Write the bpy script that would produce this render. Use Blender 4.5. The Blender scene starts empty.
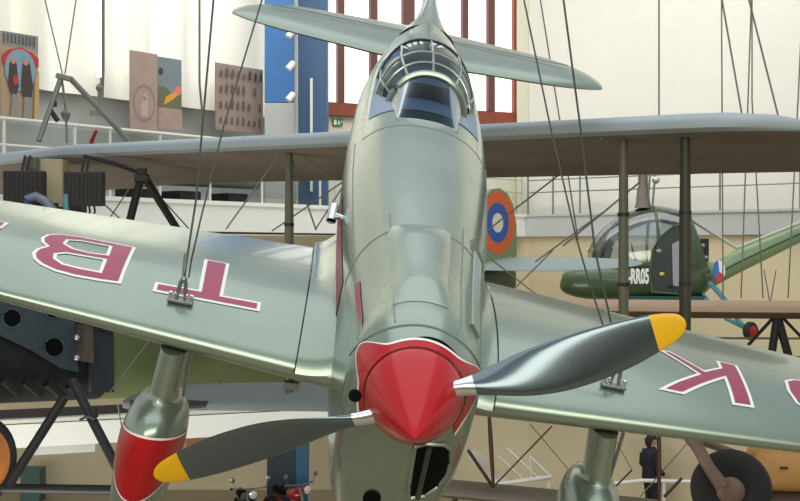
import bpy, bmesh, math, random
from math import degrees, sin, cos, pi, radians, sqrt, exp
from mathutils import Vector as V, Matrix
from mathutils.bvhtree import BVHTree
from mathutils.geometry import delaunay_2d_cdt

random.seed(7)
S = bpy.context.scene
C = S.collection
F = 1257.64            # focal length in pixels of the 800x501 frame
CX, CY, CZ = 400.0, 250.5, 5.8
CAM = V((0, 0, CZ))

def at(px, py, d):     # world point seen at a pixel, at depth d metres
    return V(((px - CX) / F * d, d, CZ - (py - CY) / F * d))

# ------------------------------------------------------------------ materials
def lin(c):
    return tuple(((x / 255) / 12.92 if x / 255 <= .04045 else ((x / 255 + .055) / 1.055) ** 2.4) for x in c)

def mat(name, rgb, rough=.5, metal=0, var=.0, scale=8, bump=0, coat=0, emit=0, spec=.5, stretch=None, rvar=0):
    m = bpy.data.materials.new(name); m.use_nodes = True
    nt = m.node_tree; b = nt.nodes['Principled BSDF']
    c = lin(rgb)
    b.inputs['Base Color'].default_value = (*c, 1)
    b.inputs['Roughness'].default_value = rough
    b.inputs['Metallic'].default_value = metal
    b.inputs['Specular IOR Level'].default_value = spec
    if coat:
        b.inputs['Coat Weight'].default_value = coat; b.inputs['Coat Roughness'].default_value = .06
    if emit:
        b.inputs['Emission Color'].default_value = (*c, 1); b.inputs['Emission Strength'].default_value = emit
    if var or bump or rvar:
        tc = nt.nodes.new('ShaderNodeTexCoord'); no = nt.nodes.new('ShaderNodeTexNoise')
        no.inputs['Scale'].default_value = scale; no.inputs['Detail'].default_value = 4
        if stretch:
            mp = nt.nodes.new('ShaderNodeMapping'); mp.inputs['Scale'].default_value = stretch
            nt.links.new(tc.outputs['Object'], mp.inputs[0]); nt.links.new(mp.outputs[0], no.inputs['Vector'])
        else:
            nt.links.new(tc.outputs['Object'], no.inputs['Vector'])
        if var:
            r = nt.nodes.new('ShaderNodeValToRGB'); e = r.color_ramp.elements
            e[0].position = .3; e[1].position = .7
            e[0].color = (*[max(0, x * (1 - var)) for x in c], 1); e[1].color = (*[min(1, x * (1 + var)) for x in c], 1)
            nt.links.new(no.outputs['Fac'], r.inputs[0]); nt.links.new(r.outputs[0], b.inputs['Base Color'])
        if rvar:
            mr = nt.nodes.new('ShaderNodeMapRange')
            mr.inputs['To Min'].default_value = max(0.02, rough - rvar); mr.inputs['To Max'].default_value = rough + rvar
            nt.links.new(no.outputs['Fac'], mr.inputs[0]); nt.links.new(mr.outputs[0], b.inputs['Roughness'])
        if bump:
            bu = nt.nodes.new('ShaderNodeBump'); bu.inputs['Strength'].default_value = bump; bu.inputs['Distance'].default_value = .01
            nt.links.new(no.outputs['Fac'], bu.inputs['Height']); nt.links.new(bu.outputs[0], b.inputs['Normal'])
    return m

def glass_mat(name, rgb, alpha=.35, rough=.03, gl=(.6, .64, .68)):
    m = bpy.data.materials.new(name); m.use_nodes = True
    nt = m.node_tree; nt.nodes.remove(nt.nodes['Principled BSDF'])
    out = nt.nodes['Material Output']
    t = nt.nodes.new('ShaderNodeBsdfTransparent'); t.inputs[0].default_value = (*lin(rgb), 1)
    g = nt.nodes.new('ShaderNodeBsdfGlossy'); g.inputs['Roughness'].default_value = rough; g.inputs[0].default_value = (*gl, 1)
    fr = nt.nodes.new('ShaderNodeLayerWeight'); fr.inputs[0].default_value = alpha
    mx = nt.nodes.new('ShaderNodeMixShader')
    nt.links.new(fr.outputs['Fresnel'], mx.inputs[0]); nt.links.new(t.outputs[0], mx.inputs[1]); nt.links.new(g.outputs[0], mx.inputs[2])
    nt.links.new(mx.outputs[0], out.inputs[0])
    return m

M = dict(
    paint=mat('sage_metallic_paint', (147, 160, 146), .26, .72, var=.05, scale=2.2, rvar=.06, coat=.25),
    red=mat('red_gloss_paint', (176, 4, 18), .32, 0, coat=.4, spec=.3),
    wine=mat('wine_red_lettering', (158, 62, 92), .4, .2),
    white=mat('white_paint', (236, 236, 230), .5),
    blade=mat('polished_blade_metal', (112, 123, 129), .2, .9, rvar=.05, scale=5),
    chrome=mat('bright_blade_root', (225, 228, 228), .16, 1),
    yellow=mat('yellow_tip_paint', (232, 176, 10), .4),
    black=mat('black_void', (10, 11, 11), .8, spec=.1),
    dark=mat('dark_metal', (34, 35, 37), .5, .2),
    steel=mat('grey_steel', (140, 146, 146), .35, .8),
    cable=mat('dark_steel_cable', (82, 86, 84), .5, .5),
    wire=mat('thin_wire', (120, 122, 116), .5, .4),
    glass=glass_mat('canopy_glass', (150, 168, 180), .22),
)

# ------------------------------------------------------------------ mesh builder
class MB:
    def __init__(s): s.v = []; s.f = []; s.m = []
    def add(s, vs, fs, mi=0):
        o = len(s.v); s.v += [tuple(p) for p in vs]; s.f += [tuple(i + o for i in f) for f in fs]; s.m += [mi] * len(fs); return s
    def loft(s, rings, closed=True, caps=(True, True), mi=0):
        n = len(rings[0]); vs = [p for r in rings for p in r]; fs = []
        for i in range(len(rings) - 1):
            for j in range(n if closed else n - 1):
                k = (j + 1) % n
                fs.append((i * n + j, i * n + k, (i + 1) * n + k, (i + 1) * n + j))
        if closed and caps[0]: fs.append(tuple(range(n))[::-1])
        if closed and caps[1]: fs.append(tuple((len(rings) - 1) * n + j for j in range(n)))
        return s.add(vs, fs, mi)
    def tube(s, pts, r, n=8, mi=0, caps=True):
        pts = [V(p) for p in pts]; rs = r if isinstance(r, (list, tuple)) else [r] * len(pts); rings = []
        for i, p in enumerate(pts):
            t = (pts[min(i + 1, len(pts) - 1)] - pts[max(i - 1, 0)]).normalized()
            a = t.cross(V((0, 0, 1)) if abs(t.z) < .9 else V((1, 0, 0))).normalized(); b = t.cross(a)
            rings.append([p + (a * cos(2 * pi * k / n) + b * sin(2 * pi * k / n)) * rs[i] for k in range(n)])
        return s.loft(rings, caps=(caps, caps), mi=mi)
    def bar(s, p, q, w, h, up=(0, 0, 1), mi=0):      # rectangular bar between two points
        p, q = V(p), V(q); t = (q - p).normalized(); a = t.cross(V(up))
        if a.length < 1e-4: a = t.cross(V((1, 0, 0)))
        a.normalize(); b = a.cross(t)
        rg = lambda c: [c + a * w / 2 + b * h / 2, c - a * w / 2 + b * h / 2, c - a * w / 2 - b * h / 2, c + a * w / 2 - b * h / 2]
        return s.loft([rg(p), rg(q)], mi=mi)
    def strut(s, p, q, chord, thick, fwd, n=12, mi=0, taper=.6):  # streamlined strut, thicker in the middle
        p, q, fwd = V(p), V(q), V(fwd); t = (q - p).normalized(); f = (fwd - t * fwd.dot(t)).normalized(); b = t.cross(f); rings = []
        for i in range(7):
            u = i / 6; k = taper + (1 - taper) * sin(pi * min(max(u, .0), 1)); c = p.lerp(q, u)
            rings.append([c + f * cos(2 * pi * j / n) * chord / 2 * k + b * sin(2 * pi * j / n) * thick / 2 * k for j in range(n)])
        return s.loft(rings, mi=mi)
    def box(s, c, d, mi=0, ax=None):
        x, y, z = (V(a) for a in (ax or ((1, 0, 0), (0, 1, 0), (0, 0, 1)))); c = V(c)
        vs = [c + x * i * d[0] / 2 + y * j * d[1] / 2 + z * k * d[2] / 2 for i in (-1, 1) for j in (-1, 1) for k in (-1, 1)]
        return s.add(vs, [(0, 1, 3, 2), (4, 6, 7, 5), (0, 4, 5, 1), (2, 3, 7, 6), (0, 2, 6, 4), (1, 5, 7, 3)], mi)
    def lathe(s, c, axis, prof, n=24, mi=0, sx=None):  # prof: (distance along axis, radius)
        c = V(c); t = V(axis).normalized(); a = t.cross(V((0, 0, 1)) if abs(t.z) < .9 else V((1, 0, 0))).normalized(); b = t.cross(a)
        return s.loft([[c + t * u + (a * cos(2 * pi * k / n) + b * sin(2 * pi * k / n)) * max(r, 1e-4) for k in range(n)] for u, r in prof], mi=mi)
    def ball(s, c, r, n=12, mi=0):
        rr = r if isinstance(r, (tuple, list)) else (r, r, r); c = V(c)
        return s.loft([[c + V((rr[0] * sin(pi * i / n) * cos(2 * pi * k / (2 * n)), rr[1] * sin(pi * i / n) * sin(2 * pi * k / (2 * n)), rr[2] * cos(pi * i / n))) for k in range(2 * n)] for i in range(n + 1)], caps=(False, False), mi=mi)
    def quad(s, a, b, c, d, mi=0): return s.add([a, b, c, d], [(0, 1, 2, 3)], mi)
    def build(s, name, mats, parent=None, smooth=True, bevel=0, angle=40, **pr):
        me = bpy.data.meshes.new(name); me.from_pydata(s.v, [], s.f)
        for m in (mats if isinstance(mats, (list, tuple)) else [mats]): me.materials.append(m)
        me.polygons.foreach_set('material_index', s.m)
        bm = bmesh.new(); bm.from_mesh(me); bmesh.ops.remove_doubles(bm, verts=bm.verts, dist=1e-6); bmesh.ops.recalc_face_normals(bm, faces=bm.faces); bm.to_mesh(me); bm.free()
        o = bpy.data.objects.new(name, me); C.objects.link(o)
        if smooth:
            me.polygons.foreach_set('use_smooth', [True] * len(me.polygons))
            me.set_sharp_from_angle(angle=radians(angle))
        if bevel:
            b = o.modifiers.new('bevel', 'BEVEL'); b.width = bevel; b.segments = 2; b.limit_method = 'ANGLE'
        if parent: o.parent = parent
        for k, x in pr.items(): o[k] = x
        return o

def empty(name, loc, label, category, group=None, mw=None):
    o = bpy.data.objects.new(name, None); C.objects.link(o); o.empty_display_size = .1
    if mw is not None: o.matrix_world = mw
    else: o.location = loc
    o['label'] = label; o['category'] = category
    if group: o['group'] = group
    return o
def tag(o, label, category, group=None, kind=None):
    o['label'] = label; o['category'] = category
    if group: o['group'] = group
    if kind: o['kind'] = kind
    return o
def structure(o): o['kind'] = 'structure'; return o

def lerp_table(tab, x):
    if x <= tab[0][0]: return tab[0][1:]
    for a, b in zip(tab, tab[1:]):
        if x <= b[0]:
            u = (x - a[0]) / (b[0] - a[0]); return tuple(p + (q - p) * u for p, q in zip(a[1:], b[1:]))
    return tab[-1][1:]
def smooth_table(tab, x):    # Catmull-Rom through the rows
    if x <= tab[0][0]: return tab[0][1:]
    if x >= tab[-1][0]: return tab[-1][1:]
    for i in range(len(tab) - 1):
        if x <= tab[i + 1][0]: break
    p0, p1, p2, p3 = tab[max(i - 1, 0)], tab[i], tab[i + 1], tab[min(i + 2, len(tab) - 1)]
    h = p2[0] - p1[0]; u = (x - p1[0]) / h; r = []
    for k in range(1, len(p1)):
        m1 = (p2[k] - p0[k]) / max(p2[0] - p0[0], 1e-6) * h; m2 = (p3[k] - p1[k]) / max(p3[0] - p1[0], 1e-6) * h
        r.append((2 * u**3 - 3 * u**2 + 1) * p1[k] + (u**3 - 2 * u**2 + u) * m1 + (-2 * u**3 + 3 * u**2) * p2[k] + (u**3 - u**2) * m2)
    return tuple(r)
def sup(c, n): return math.copysign(abs(c) ** (2 / n), c)

# ------------------------------------------------------------------ painted patches on curved surfaces
def surf_patch(surf, a0, a1, lo, hi, off, na=48, ns=10):   # surf(a, s) -> point ; rows between lo(a) and hi(a)
    def P(a, s):
        p = surf(a, s); e = 1e-3
        n = (surf(a + e, s) - p).cross(surf(a, s + e) - p)
        if n.length < 1e-12: n = V((0, 0, 1))
        n.normalize(); return p, n
    rows = []
    for i in range(na + 1):
        a = a0 + (a1 - a0) * i / na; l, h = lo(a), hi(a); r = []
        for j in range(ns + 1):
            p, n = P(a, l + (h - l) * j / ns); r.append(p + n * off)
        rows.append(r)
    return MB().loft(rows, closed=False)

def bvh_of(o):
    me = o.data; return BVHTree.FromPolygons([v.co.copy() for v in me.vertices], [tuple(p.vertices) for p in me.polygons])

def pip(p, poly):
    r = False; x, y = p; n = len(poly)
    for i in range(n):
        (x1, y1), (x2, y2) = poly[i], poly[i - 1]
        if (y1 > y) != (y2 > y) and x < (x2 - x1) * (y - y1) / (y2 - y1) + x1: r = not r
    return r
def inset(poly, d):
    n = len(poly); A = sum(poly[i - 1][0] * poly[i][1] - poly[i][0] * poly[i - 1][1] for i in range(n)); sg = 1 if A > 0 else -1; out = []
    for i in range(n):
        p0, p1, p2 = V(poly[i - 1]), V(poly[i]), V(poly[(i + 1) % n])
        e1 = (p1 - p0).normalized(); e2 = (p2 - p1).normalized()
        n1 = V((-e1.y, e1.x)) * sg; n2 = V((-e2.y, e2.x)) * sg
        b = n1 + n2; k = b.length_squared
        out.append(tuple(p1 + (b * (2 / k) * d if k > .35 else (n1 * d))))
    return out
def flat_fill(loops, step):       # loops[0] outer, the rest holes; returns 2D verts and tris
    pts = []; edges = []
    for lp in loops:
        o = []
        for i in range(len(lp)):
            a, b = V(lp[i]), V(lp[(i + 1) % len(lp)]); k = max(1, int((b - a).length / step))
            o += [a.lerp(b, j / k) for j in range(k)]
        s = len(pts); pts += o; edges += [(s + i, s + (i + 1) % len(o)) for i in range(len(o))]
    xs = [p.x for p in pts]; ys = [p.y for p in pts]
    x = min(xs) + step / 2
    while x < max(xs):
        y = min(ys) + step / 2
        while y < max(ys):
            if pip((x, y), loops[0]) and not any(pip((x, y), h) for h in loops[1:]): pts.append(V((x, y)))
            y += step
        x += step
    v, e, f, *_ = delaunay_2d_cdt(pts, edges, [], 0, 1e-7)
    tr = []
    for t in f:
        c = sum((v[i] for i in t), V((0, 0))) / len(t)
        if pip(c, loops[0]) and not any(pip(c, h) for h in loops[1:]): tr.append(tuple(t))
    return v, tr

# ================================================================== camera, world, light
cam = bpy.data.cameras.new('camera'); co = bpy.data.objects.new('camera', cam); C.objects.link(co)
cam.sensor_fit = 'HORIZONTAL'; cam.sensor_width = 36; cam.lens = F * 36 / 800; cam.clip_end = 300
co.location = CAM; co.rotation_euler = (pi / 2, 0, 0); S.camera = co
S.view_settings.view_transform = 'Standard'; S.view_settings.look = 'None'
S.view_settings.exposure = 0; S.view_settings.gamma = 1

w = bpy.data.worlds.new('daylight'); S.world = w; w.use_nodes = True; nt = w.node_tree
bg = nt.nodes['Background']; tc = nt.nodes.new('ShaderNodeTexCoord'); sp = nt.nodes.new('ShaderNodeSeparateXYZ'); rp = nt.nodes.new('ShaderNodeValToRGB')
mr = nt.nodes.new('ShaderNodeMapRange'); mr.inputs[1].default_value = -1; mr.inputs[2].default_value = 1
nt.links.new(tc.outputs['Generated'], sp.inputs[0]); nt.links.new(sp.outputs[2], mr.inputs[0]); nt.links.new(mr.outputs[0], rp.inputs[0]); nt.links.new(rp.outputs[0], bg.inputs[0])
el = rp.color_ramp.elements
el[0].position = 0; el[0].color = (.16, .15, .11, 1); el[1].position = 1; el[1].color = (.62, .70, .78, 1)
for p, c in ((.42, (.20, .19, .13, 1)), (.52, (.62, .62, .52, 1)), (.60, (.95, .98, .96, 1)), (.78, (.62, .70, .76, 1))):
    e = el.new(p); e.color = c
bg.inputs[1].default_value = .74

def area(name, loc, tgt, sx, sy, power, col=(1, 1, 1)):
    l = bpy.data.lights.new(name, 'AREA'); l.shape = 'RECTANGLE'; l.size = sx; l.size_y = sy; l.energy = power; l.color = col
    o = bpy.data.objects.new(name, l); C.objects.link(o); o.location = loc
    o.rotation_euler = (V(tgt) - V(loc)).to_track_quat('-Z', 'Y').to_euler(); return o
area('skylight_lamp', (0, 9, 17), (0, 12, 0), 16, 22, 950, (.95, .98, 1))
area('front_window_lamp', (1, -9, 10.5), (0, 8, 4.5), 20, 4.5, 1350, (1, .96, .80))
area('lower_strip_fill', (-7, 13, .6), (-4, 24, 3.2), 10, 3, 760, (1, .98, .93))  # unseen fill lamp added to brighten the lower gallery strip
area('hall_light', (2, 22, 15), (2, 29, 8), 14, 6, 700, (1, .98, .93))

# ================================================================== the red-nosed racing monoplane
R = Matrix(((.9796, .0073, .201, .0485), (.0548, .9518, -.3019, 4.2839), (-.1935, .3067, .9319, CZ - .513), (0, 0, 0, 1)))
plane = empty('racing_monoplane', None, 'sage green silver racing monoplane with red nose, hung nose down in front', 'airplane', mw=R)
RI = R.inverted(); CL = RI @ CAM
def ray(px, py):        # viewing ray of a pixel in the monoplane's own frame
    d = RI @ at(px, py, 10) - CL; return CL, d.normalized()

# fuselage: y, half width, top, bottom, level of greatest width, upper and lower roundness
FS = [(.06, .175, .175, -.18, .0, 2.0, 2.0), (.12, .205, .205, -.35, -.02, 2.0, 2.2), (.25, .245, .232, -.60, -.06, 2.1, 2.5), (.42, .25, .24, -.76, -.08, 2.2, 3.1),
      (.7, .27, .25, -.80, -.1, 2.2, 3.3), (1.1, .298, .275, -.80, -.1, 2.3, 3.1), (1.7, .342, .32, -.60, -.05, 2.3, 2.6), (2.3, .376, .365, -.54, 0, 2.3, 2.5),
      (2.75, .39, .395, -.50, .05, 2.3, 2.4), (3.2, .396, .43, -.45, .08, 2.3, 2.3), (3.9, .39, .50, -.38, .12, 2.2, 2.2), (4.25, .375, .60, -.33, .14, 1.9, 2.1),
      (4.8, .33, .625, -.22, .17, 1.8, 2.0), (5.3, .26, .62, -.10, .2, 1.75, 2.0), (5.8, .17, .57, .03, .22, 1.8, 2.0), (6.3, .09, .47, .13, .25, 2.0, 2.0), (6.6, .05, .36, .20, .27, 2, 2)]
def fus(a, y):
    w_, zt, zb, zm, n1, n2 = smooth_table(FS, y); s_ = sin(a)
    return V((w_ * sup(cos(a), n1 if s_ > 0 else n2) + .012 * max(0, min(1, y * 2) * (1 - y / 3)), y, zm + ((zt - zm) if s_ > 0 else (zm - zb)) * sup(s_, n1 if s_ > 0 else n2)))
ys = [.06 + .02 * i for i in range(20)] + [.5 + .1 * i for i in range(62)]
mb = MB().loft([[fus(2 * pi * k / 72, y) for k in range(72)] for y in ys])
fuselage = mb.build('fuselage', M['paint'], plane, angle=60)
FB = bvh_of(fuselage)
fl = MB()                                                     # cowl seams and panel lines on the fuselage
def seam(f, n, r=.004):
    fl.tube([f(i / n) for i in range(n + 1)], r, 5)
seam(lambda u: fus(radians(12 + 156 * u), .16 + .12 * abs(2 * u - 1) ** 2.5) + V((0, 0, .001)), 30)
seam(lambda u: fus(radians(8 + 164 * u), 1.12), 30, .003)
for d in (62, 118): seam(lambda u: fus(radians(d), .2 + 1.12 * u), 12, .0035)
for d in (24, 156): seam(lambda u: fus(radians(d), .3 + 2.4 * u), 16, .0035)
seam(lambda u: fus(radians(35 + 110 * u), 2.62), 20, .003)
fl.build('panel_seam', mat('seam_grey_green', (122, 135, 124), .6, .25), plane)  # seam lines slightly darker than the skin paint
cb_ = MB(); cb_.loft([[fus(radians(74 + 46 * j / 20), .34 + .82 * i / 24) + V((0, 0, .0015 + .024 * (sin(pi * j / 20) ** .7) * min(1, (1 - i / 24) * 6) ** .6 * min(1, i / 5))) for j in range(21)] for i in range(25)], closed=False)
cb_.build('cowl_bulge', M['paint'], plane)
lv = MB()                                                     # cooling louvres on the port cowl shoulder
for k in range(4):
    lv.tube([fus(radians(38 + 3.2 * k + 0 * u), .38 + .8 * u / 6) + V((.002, 0, .004)) for u in range(7)], .010, 6)
for k in range(4):
    lv.tube([fus(radians(30 + 22 * u / 6), 1.20 + .03 * k) for u in range(7)], .008, 6)
lv.build('cooling_louvre', M['paint'], plane)

def nose_edge(a):
    d = (math.degrees(a) + 90) % 360 - 90
    return .085 + .15 * exp(-((d - 18) / 18) ** 2) + .13 * exp(-((d - 155) / 15) ** 2)
nb = surf_patch(fus, radians(-28), radians(208), lambda a: .058, nose_edge, -.003, 120, 8).build('nose_paint', M['red'], plane, label='red painted nose bowl of the cowling')
surf_patch(fus, radians(-28), radians(208), nose_edge, lambda a: nose_edge(a) + .008, -.0035, 160, 2).build('paint_edge', M['white'], nb)
gp = MB(); gp.loft([[fus(radians(52 + 48 * i / 24), s_) + V((0, 0, .004)) for s_ in (nose_edge(radians(52 + 48 * i / 24)) + .008, nose_edge(radians(52 + 48 * i / 24)) + .009 + .011 * sin(pi * i / 24))] for i in range(25)], closed=False)
gp.build('cowl_gap', M['black'], plane)

prof = [(.10, .165), (.05, .172)] + [(.05 - .335 * t, .174 * (1 - t ** 1.2) ** .82) for t in [i / 22 for i in range(1, 22)]] + [(-.287, .001)]
MB().lathe((0, 0, 0), (0, 1, 0), prof, 48).build('spinner', M['red'], plane, label='pointed red spinner')
MB().lathe((0, .055, 0), (0, 1, 0), [(0, .1732), (.004, .1745), (.012, .1732)], 48).build('spinner_seam', mat('red_seam', (138, 6, 14), .4), plane)

# propeller blades: radius, chord, pitch angle, thickness, sweep of the mid line
BL = [(.11, .056, 60, .054, 0), (.17, .060, 56, .05, -.002), (.26, .098, 44, .036, -.008), (.38, .150, 32, .026, -.016), (.5, .176, 24, .021, -.020), (.62, .178, 19, .018, -.018), (.74, .160, 15, .015, -.013), (.84, .128, 13, .012, -.006), (.90, .098, 12, .010, -.003), (.935, .062, 12, .008, 0), (.948, .022, 12, .006, 0)]
def blade(phi, name_mat):
    er = V((cos(phi), 0, sin(phi))); et = V((-sin(phi), 0, cos(phi))); ax = V((0, -1, 0))
    def ring(r):
        c, b, t, sw = smooth_table(BL, r); b = radians(b)
        cd = et * cos(b) + ax * sin(b) * -1; nd = et * sin(b) + ax * cos(b); out = []
        for k in range(24):
            q = 2 * pi * k / 24; out.append(er * r + cd * (cos(q) * c / 2 + sw) + nd * (sup(sin(q), 2) * t / 2 * (1.35 if sin(q) > 0 else .65)))
        return out
    rs = [.11 + .0182 * i for i in range(40)]
    b_ = MB(); b_.loft([ring(r) for r in rs if r < .836] + [ring(.838)])
    o = b_.build('propeller_blade', M['blade'], plane)
    t_ = MB(); t_.loft([ring(.838)] + [ring(r) for r in (.85, .86, .875, .89, .905, .918, .93, .938, .944, .948)]); t_.build('blade_tip', M['yellow'], o, label='yellow painted blade tip')
    c_ = MB(); c_.loft([[p * 1 for p in ring(r)] for r in (.11, .13, .16, .19, .215)])
    for i, p in enumerate(c_.v): 
        p = V(p); c0 = er * p.dot(er); c_.v[i] = tuple(c0 + (p - c0) * 1.05)
    c_.build('blade_root', M['chrome'], o, label='bright bare metal blade root')
blade(.5126, 0); blade(.5126 + pi, 1)

# chin air intake, oil cooler hole and exhaust opening, each laid on the cowl
def lay(poly, off, tree, step=.03):      # polygon in pixels of the cowl face -> points on the surface
    ctr = V((sum(p[0] for p in poly) / len(poly), sum(p[1] for p in poly) / len(poly))); rings = []
    for s_ in (1, .66, .33, .02):
        r = []
        for p in poly:
            q = ctr.lerp(V(p), s_); h = tree.ray_cast(*ray(q.x, q.y))
            if h[0] is not None: r.append(h[0] + h[1] * off * (1 if h[1].dot(ray(q.x, q.y)[1]) < 0 else -1))
            else: r.append(r[-1] if r else CL + ray(q.x, q.y)[1] * 4.6)
        rings.append(r)
    return rings
def dens(poly, k=5):
    return [(poly[i][0] + (poly[(i + 1) % len(poly)][0] - poly[i][0]) * j / k, poly[i][1] + (poly[(i + 1) % len(poly)][1] - poly[i][1]) * j / k) for i in range(len(poly)) for j in range(k)]
slot = dens([(415, 446), (425, 443), (444, 444), (450, 449), (450, 460), (446, 474), (437, 486), (424, 495), (410, 497), (408, 492), (411, 470)])
rg = lay(slot, .004, FB)
sl = MB().loft(rg, caps=(False, True)).build('air_intake', M['black'], plane, label='black intake opening under the spinner')
bars = MB(); bars.tube([V(lay([(429, 446), (430, 446), (430, 447)], .008, FB)[0][0]), V(lay([(417, 496), (418, 496), (418, 495)], .008, FB)[0][0])], .011, 8); bars.build('intake_divider', mat('intake_bar', (70, 76, 66), .5, .4), sl)
lip = MB(); lip.tube(rg[0] + [rg[0][0]], .008, 6); lip.build('intake_lip', M['paint'], sl)
hole = [(372 + 9 * cos(2 * pi * k / 20), 498 + 8.5 * sin(2 * pi * k / 20)) for k in range(20)]
MB().loft(lay(hole, .004, FB), caps=(False, True)).build('cooler_hole', M['black'], plane)
hole = [(356 + 6.5 * cos(2 * pi * k / 20), 395.5 + 6.5 * sin(2 * pi * k / 20)) for k in range(20)]
MB().loft(lay(hole, .004, FB), caps=(False, True)).build('cooler_hole', M['black'], plane)

# canopy
def can(a, s):                                                # a: 0..pi over the top, s: 0..1 from the windscreen base to the rear edge
    sd = 1 - sin(a)
    y = 2.74 + .40 * min(s / .28, 1) if s < .28 else 3.14 + (1.10 - .55 * sd) * (s - .28) / .72
    if s < .28:
        u = s / .28; w_ = .165 + .055 * u; zb = .37 - .06 * u; zt = zb + .008 + (.262) * u ** .85
    else:
        u = (s - .28) / .72; w_ = .22 + .085 * sin(pi / 2 * min(1, u * 1.6)); zb = .31 - .02 * u; zt = .58 + .03 * sin(pi * u) + .03 * u
    return V((w_ * sup(cos(a), 2.2), y, zb + (zt - zb) * sup(sin(a), 2.2)))
na = 32
cg = MB(); cg.loft([[can(pi * k / na, .28 + .72 * i / 14) for k in range(na + 1)] for i in range(15)], closed=False)
canopy = cg.build('canopy', M['glass'], plane)
ws = MB(); ws.loft([[can(pi * k / na, .28 * i / 12) for k in range(na + 1)] for i in range(13)], closed=False)
wsc = ws.build('windscreen', glass_mat('windscreen_glass', (170, 186, 200), .1, .22), plane)
def cur(s0, s1, a0, a1, n=24): return [can(a0 + (a1 - a0) * i / n, s0 + (s1 - s0) * i / n) for i in range(n + 1)]
MB().tube(cur(.28, .28, 0, pi), .022, 8).build('windscreen_hoop', M['paint'], wsc)
MB().tube(cur(0, 0, 0, pi) , .012, 6).tube(cur(0, .28, .0, .0), .012, 6).tube(cur(0, .28, pi, pi), .012, 6).build('windscreen_sill', M['paint'], wsc)
fr = MB()
for s_ in (.44, .62): fr.tube(cur(s_, s_, 0, pi), .009, 6)
for d in (22, 55, 90, 125, 158): fr.tube(cur(.28, 1, radians(d), radians(d)), .008, 6)
for d in (0, 180): fr.tube(cur(.28, 1, radians(d), radians(d)), .014, 6)
fr.build('canopy_frame', M['paint'], canopy)
MB().tube(cur(1, 1, 0, pi), .011, 6).build('canopy_rear_seal', M['dark'], canopy)
ck = MB(); ck.loft([[fus(radians(40 + 100 * k / 20), y) + V((0, 0, .004)) for k in range(21)] for y in (2.92, 3.2, 3.5, 3.8, 4.0, 4.16)], closed=False)
ck.build('cockpit_well', mat('cockpit_dark', (140, 158, 176), .7), plane)
st = MB(); st.loft([[V((x, y, z)) for x, z in ((-.15, .42), (-.17, .5), (-.12, .57), (0, .59), (.12, .57), (.17, .5), (.15, .42))] for y in (3.86, 3.92)])
st.build('headrest', mat('seat_leather', (60, 56, 52), .7), plane)
ip = MB(); ip.loft([[V((x, y, z)) for x, z in ((-.2, .40), (-.19, .47), (-.1, .51), (.1, .51), (.19, .47), (.2, .40))] for y in (3.16, 3.20)]); ip.build('instrument_panel', M['dark'], plane)

# wings
def foil(x):
    t = .158; yt = 5 * t * (.2969 * sqrt(x) - .126 * x - .3516 * x**2 + .2843 * x**3 - .1036 * x**4)
    c = .022 / .16 * (.8 * x - x * x) if x < .4 else .022 / .36 * (.2 + .8 * x - x * x)
    return c, yt
def wing_pt(ax_, xc, up):
    c = 1.675 - .318 * ax_; y0 = .904 + .101 * ax_; k = 1
    if ax_ > 3.2:
        k = sqrt(max(1 - ((ax_ - 3.2) / .72) ** 2, .0009)); y0 += c * .38 * (1 - k); c *= k
    cm, yt = foil(xc); tk = (1.0 - .05 * ax_)
    return y0 + c * xc, -.414 + .025 * ax_ + .057 * xc * k + c * (cm + (yt if up else -yt) * tk)
XC = [(1 - cos(pi * i / 26)) / 2 for i in range(27)]
def wring(sx, ax_):
    up = [V((sx * ax_, *wing_pt(ax_, x, True))) for x in XC[::-1]]; lo = [V((sx * ax_, *wing_pt(ax_, x, False))) for x in XC[1:-1]]
    return up + lo
spans = [.15 + .15 * i for i in range(21)] + [3.3, 3.4, 3.5, 3.6, 3.7, 3.78, 3.84, 3.88, 3.905, 3.918]
wings = {}
for sx in (-1, 1):
    wm = MB(); wm.loft([wring(sx, a) for a in spans])
    wo = wm.build('wing', M['paint'], plane, angle=50); wings[sx] = wo
    fm = MB(); rows = []
    for i in range(25):
        xc = (i / 24) ** 1.3 * 1.06; r = []
        for j in range(13):
            u = j / 12; ax_ = (.425 + .04 * xc) * (1 - u) + .27 * u; q = min(max(xc, .0), 1)
            y, z = wing_pt(ax_, q, True); y += max(0, xc - 1) * 1.6
            r.append(V((sx * ax_, y - .01 * (1 - u), z + .004 + (.03 + .20 * min(1, xc * 1.1)) * u ** 2.0)))
        rows.append(r)
    fm.loft(rows, closed=False); fm.build('wing_fillet', M['paint'], plane)
    se = MB(); se.tube([V((sx * (.428 + .04 * x), *wing_pt(.428 + .04 * x, x, True))) + V((0, 0, .003)) for x in XC], .0045, 5); se.build('fillet_seam', fuselage.parent.children[1].data.materials[0], wo)
WB = {s_: bvh_of(o) for s_, o in wings.items()}

def letter(sx, loops, name='registration_letter', **pr):      # loops in pixels over the wing, laid on its upper skin
    wl = []
    for lp in loops:
        o = []
        for p in lp:
            c0, d = ray(*p); h = WB[sx].ray_cast(c0, d); q = h[0] if h[0] is not None else c0 + d * ((-.33 - c0.z) / d.z)
            o.append((q.x, q.y))
        wl.append(o)
    return letter_xy(sx, wl, name, **pr)
def letter_xy(sx, wl, name='registration_letter', **pr):
    def top(p, off):
        h = WB[sx].ray_cast(V((p[0], p[1], 1)), V((0, 0, -1))); return h[0] + h[1] * off if h[0] is not None else V((p[0], p[1], -.4))
    mb = MB()
    v, t = flat_fill(wl, .05); mb.add([top(p, .003) for p in v], t, 0)
    inn = [inset(wl[0], .016)] + [inset(h, -.016) for h in wl[1:]]
    v, t = flat_fill(inn, .05); mb.add([top(p, .0055) for p in v], t, 1)
    return mb.build(name, [M['white'], M['wine']], wings[sx], smooth=False, **pr)
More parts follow.
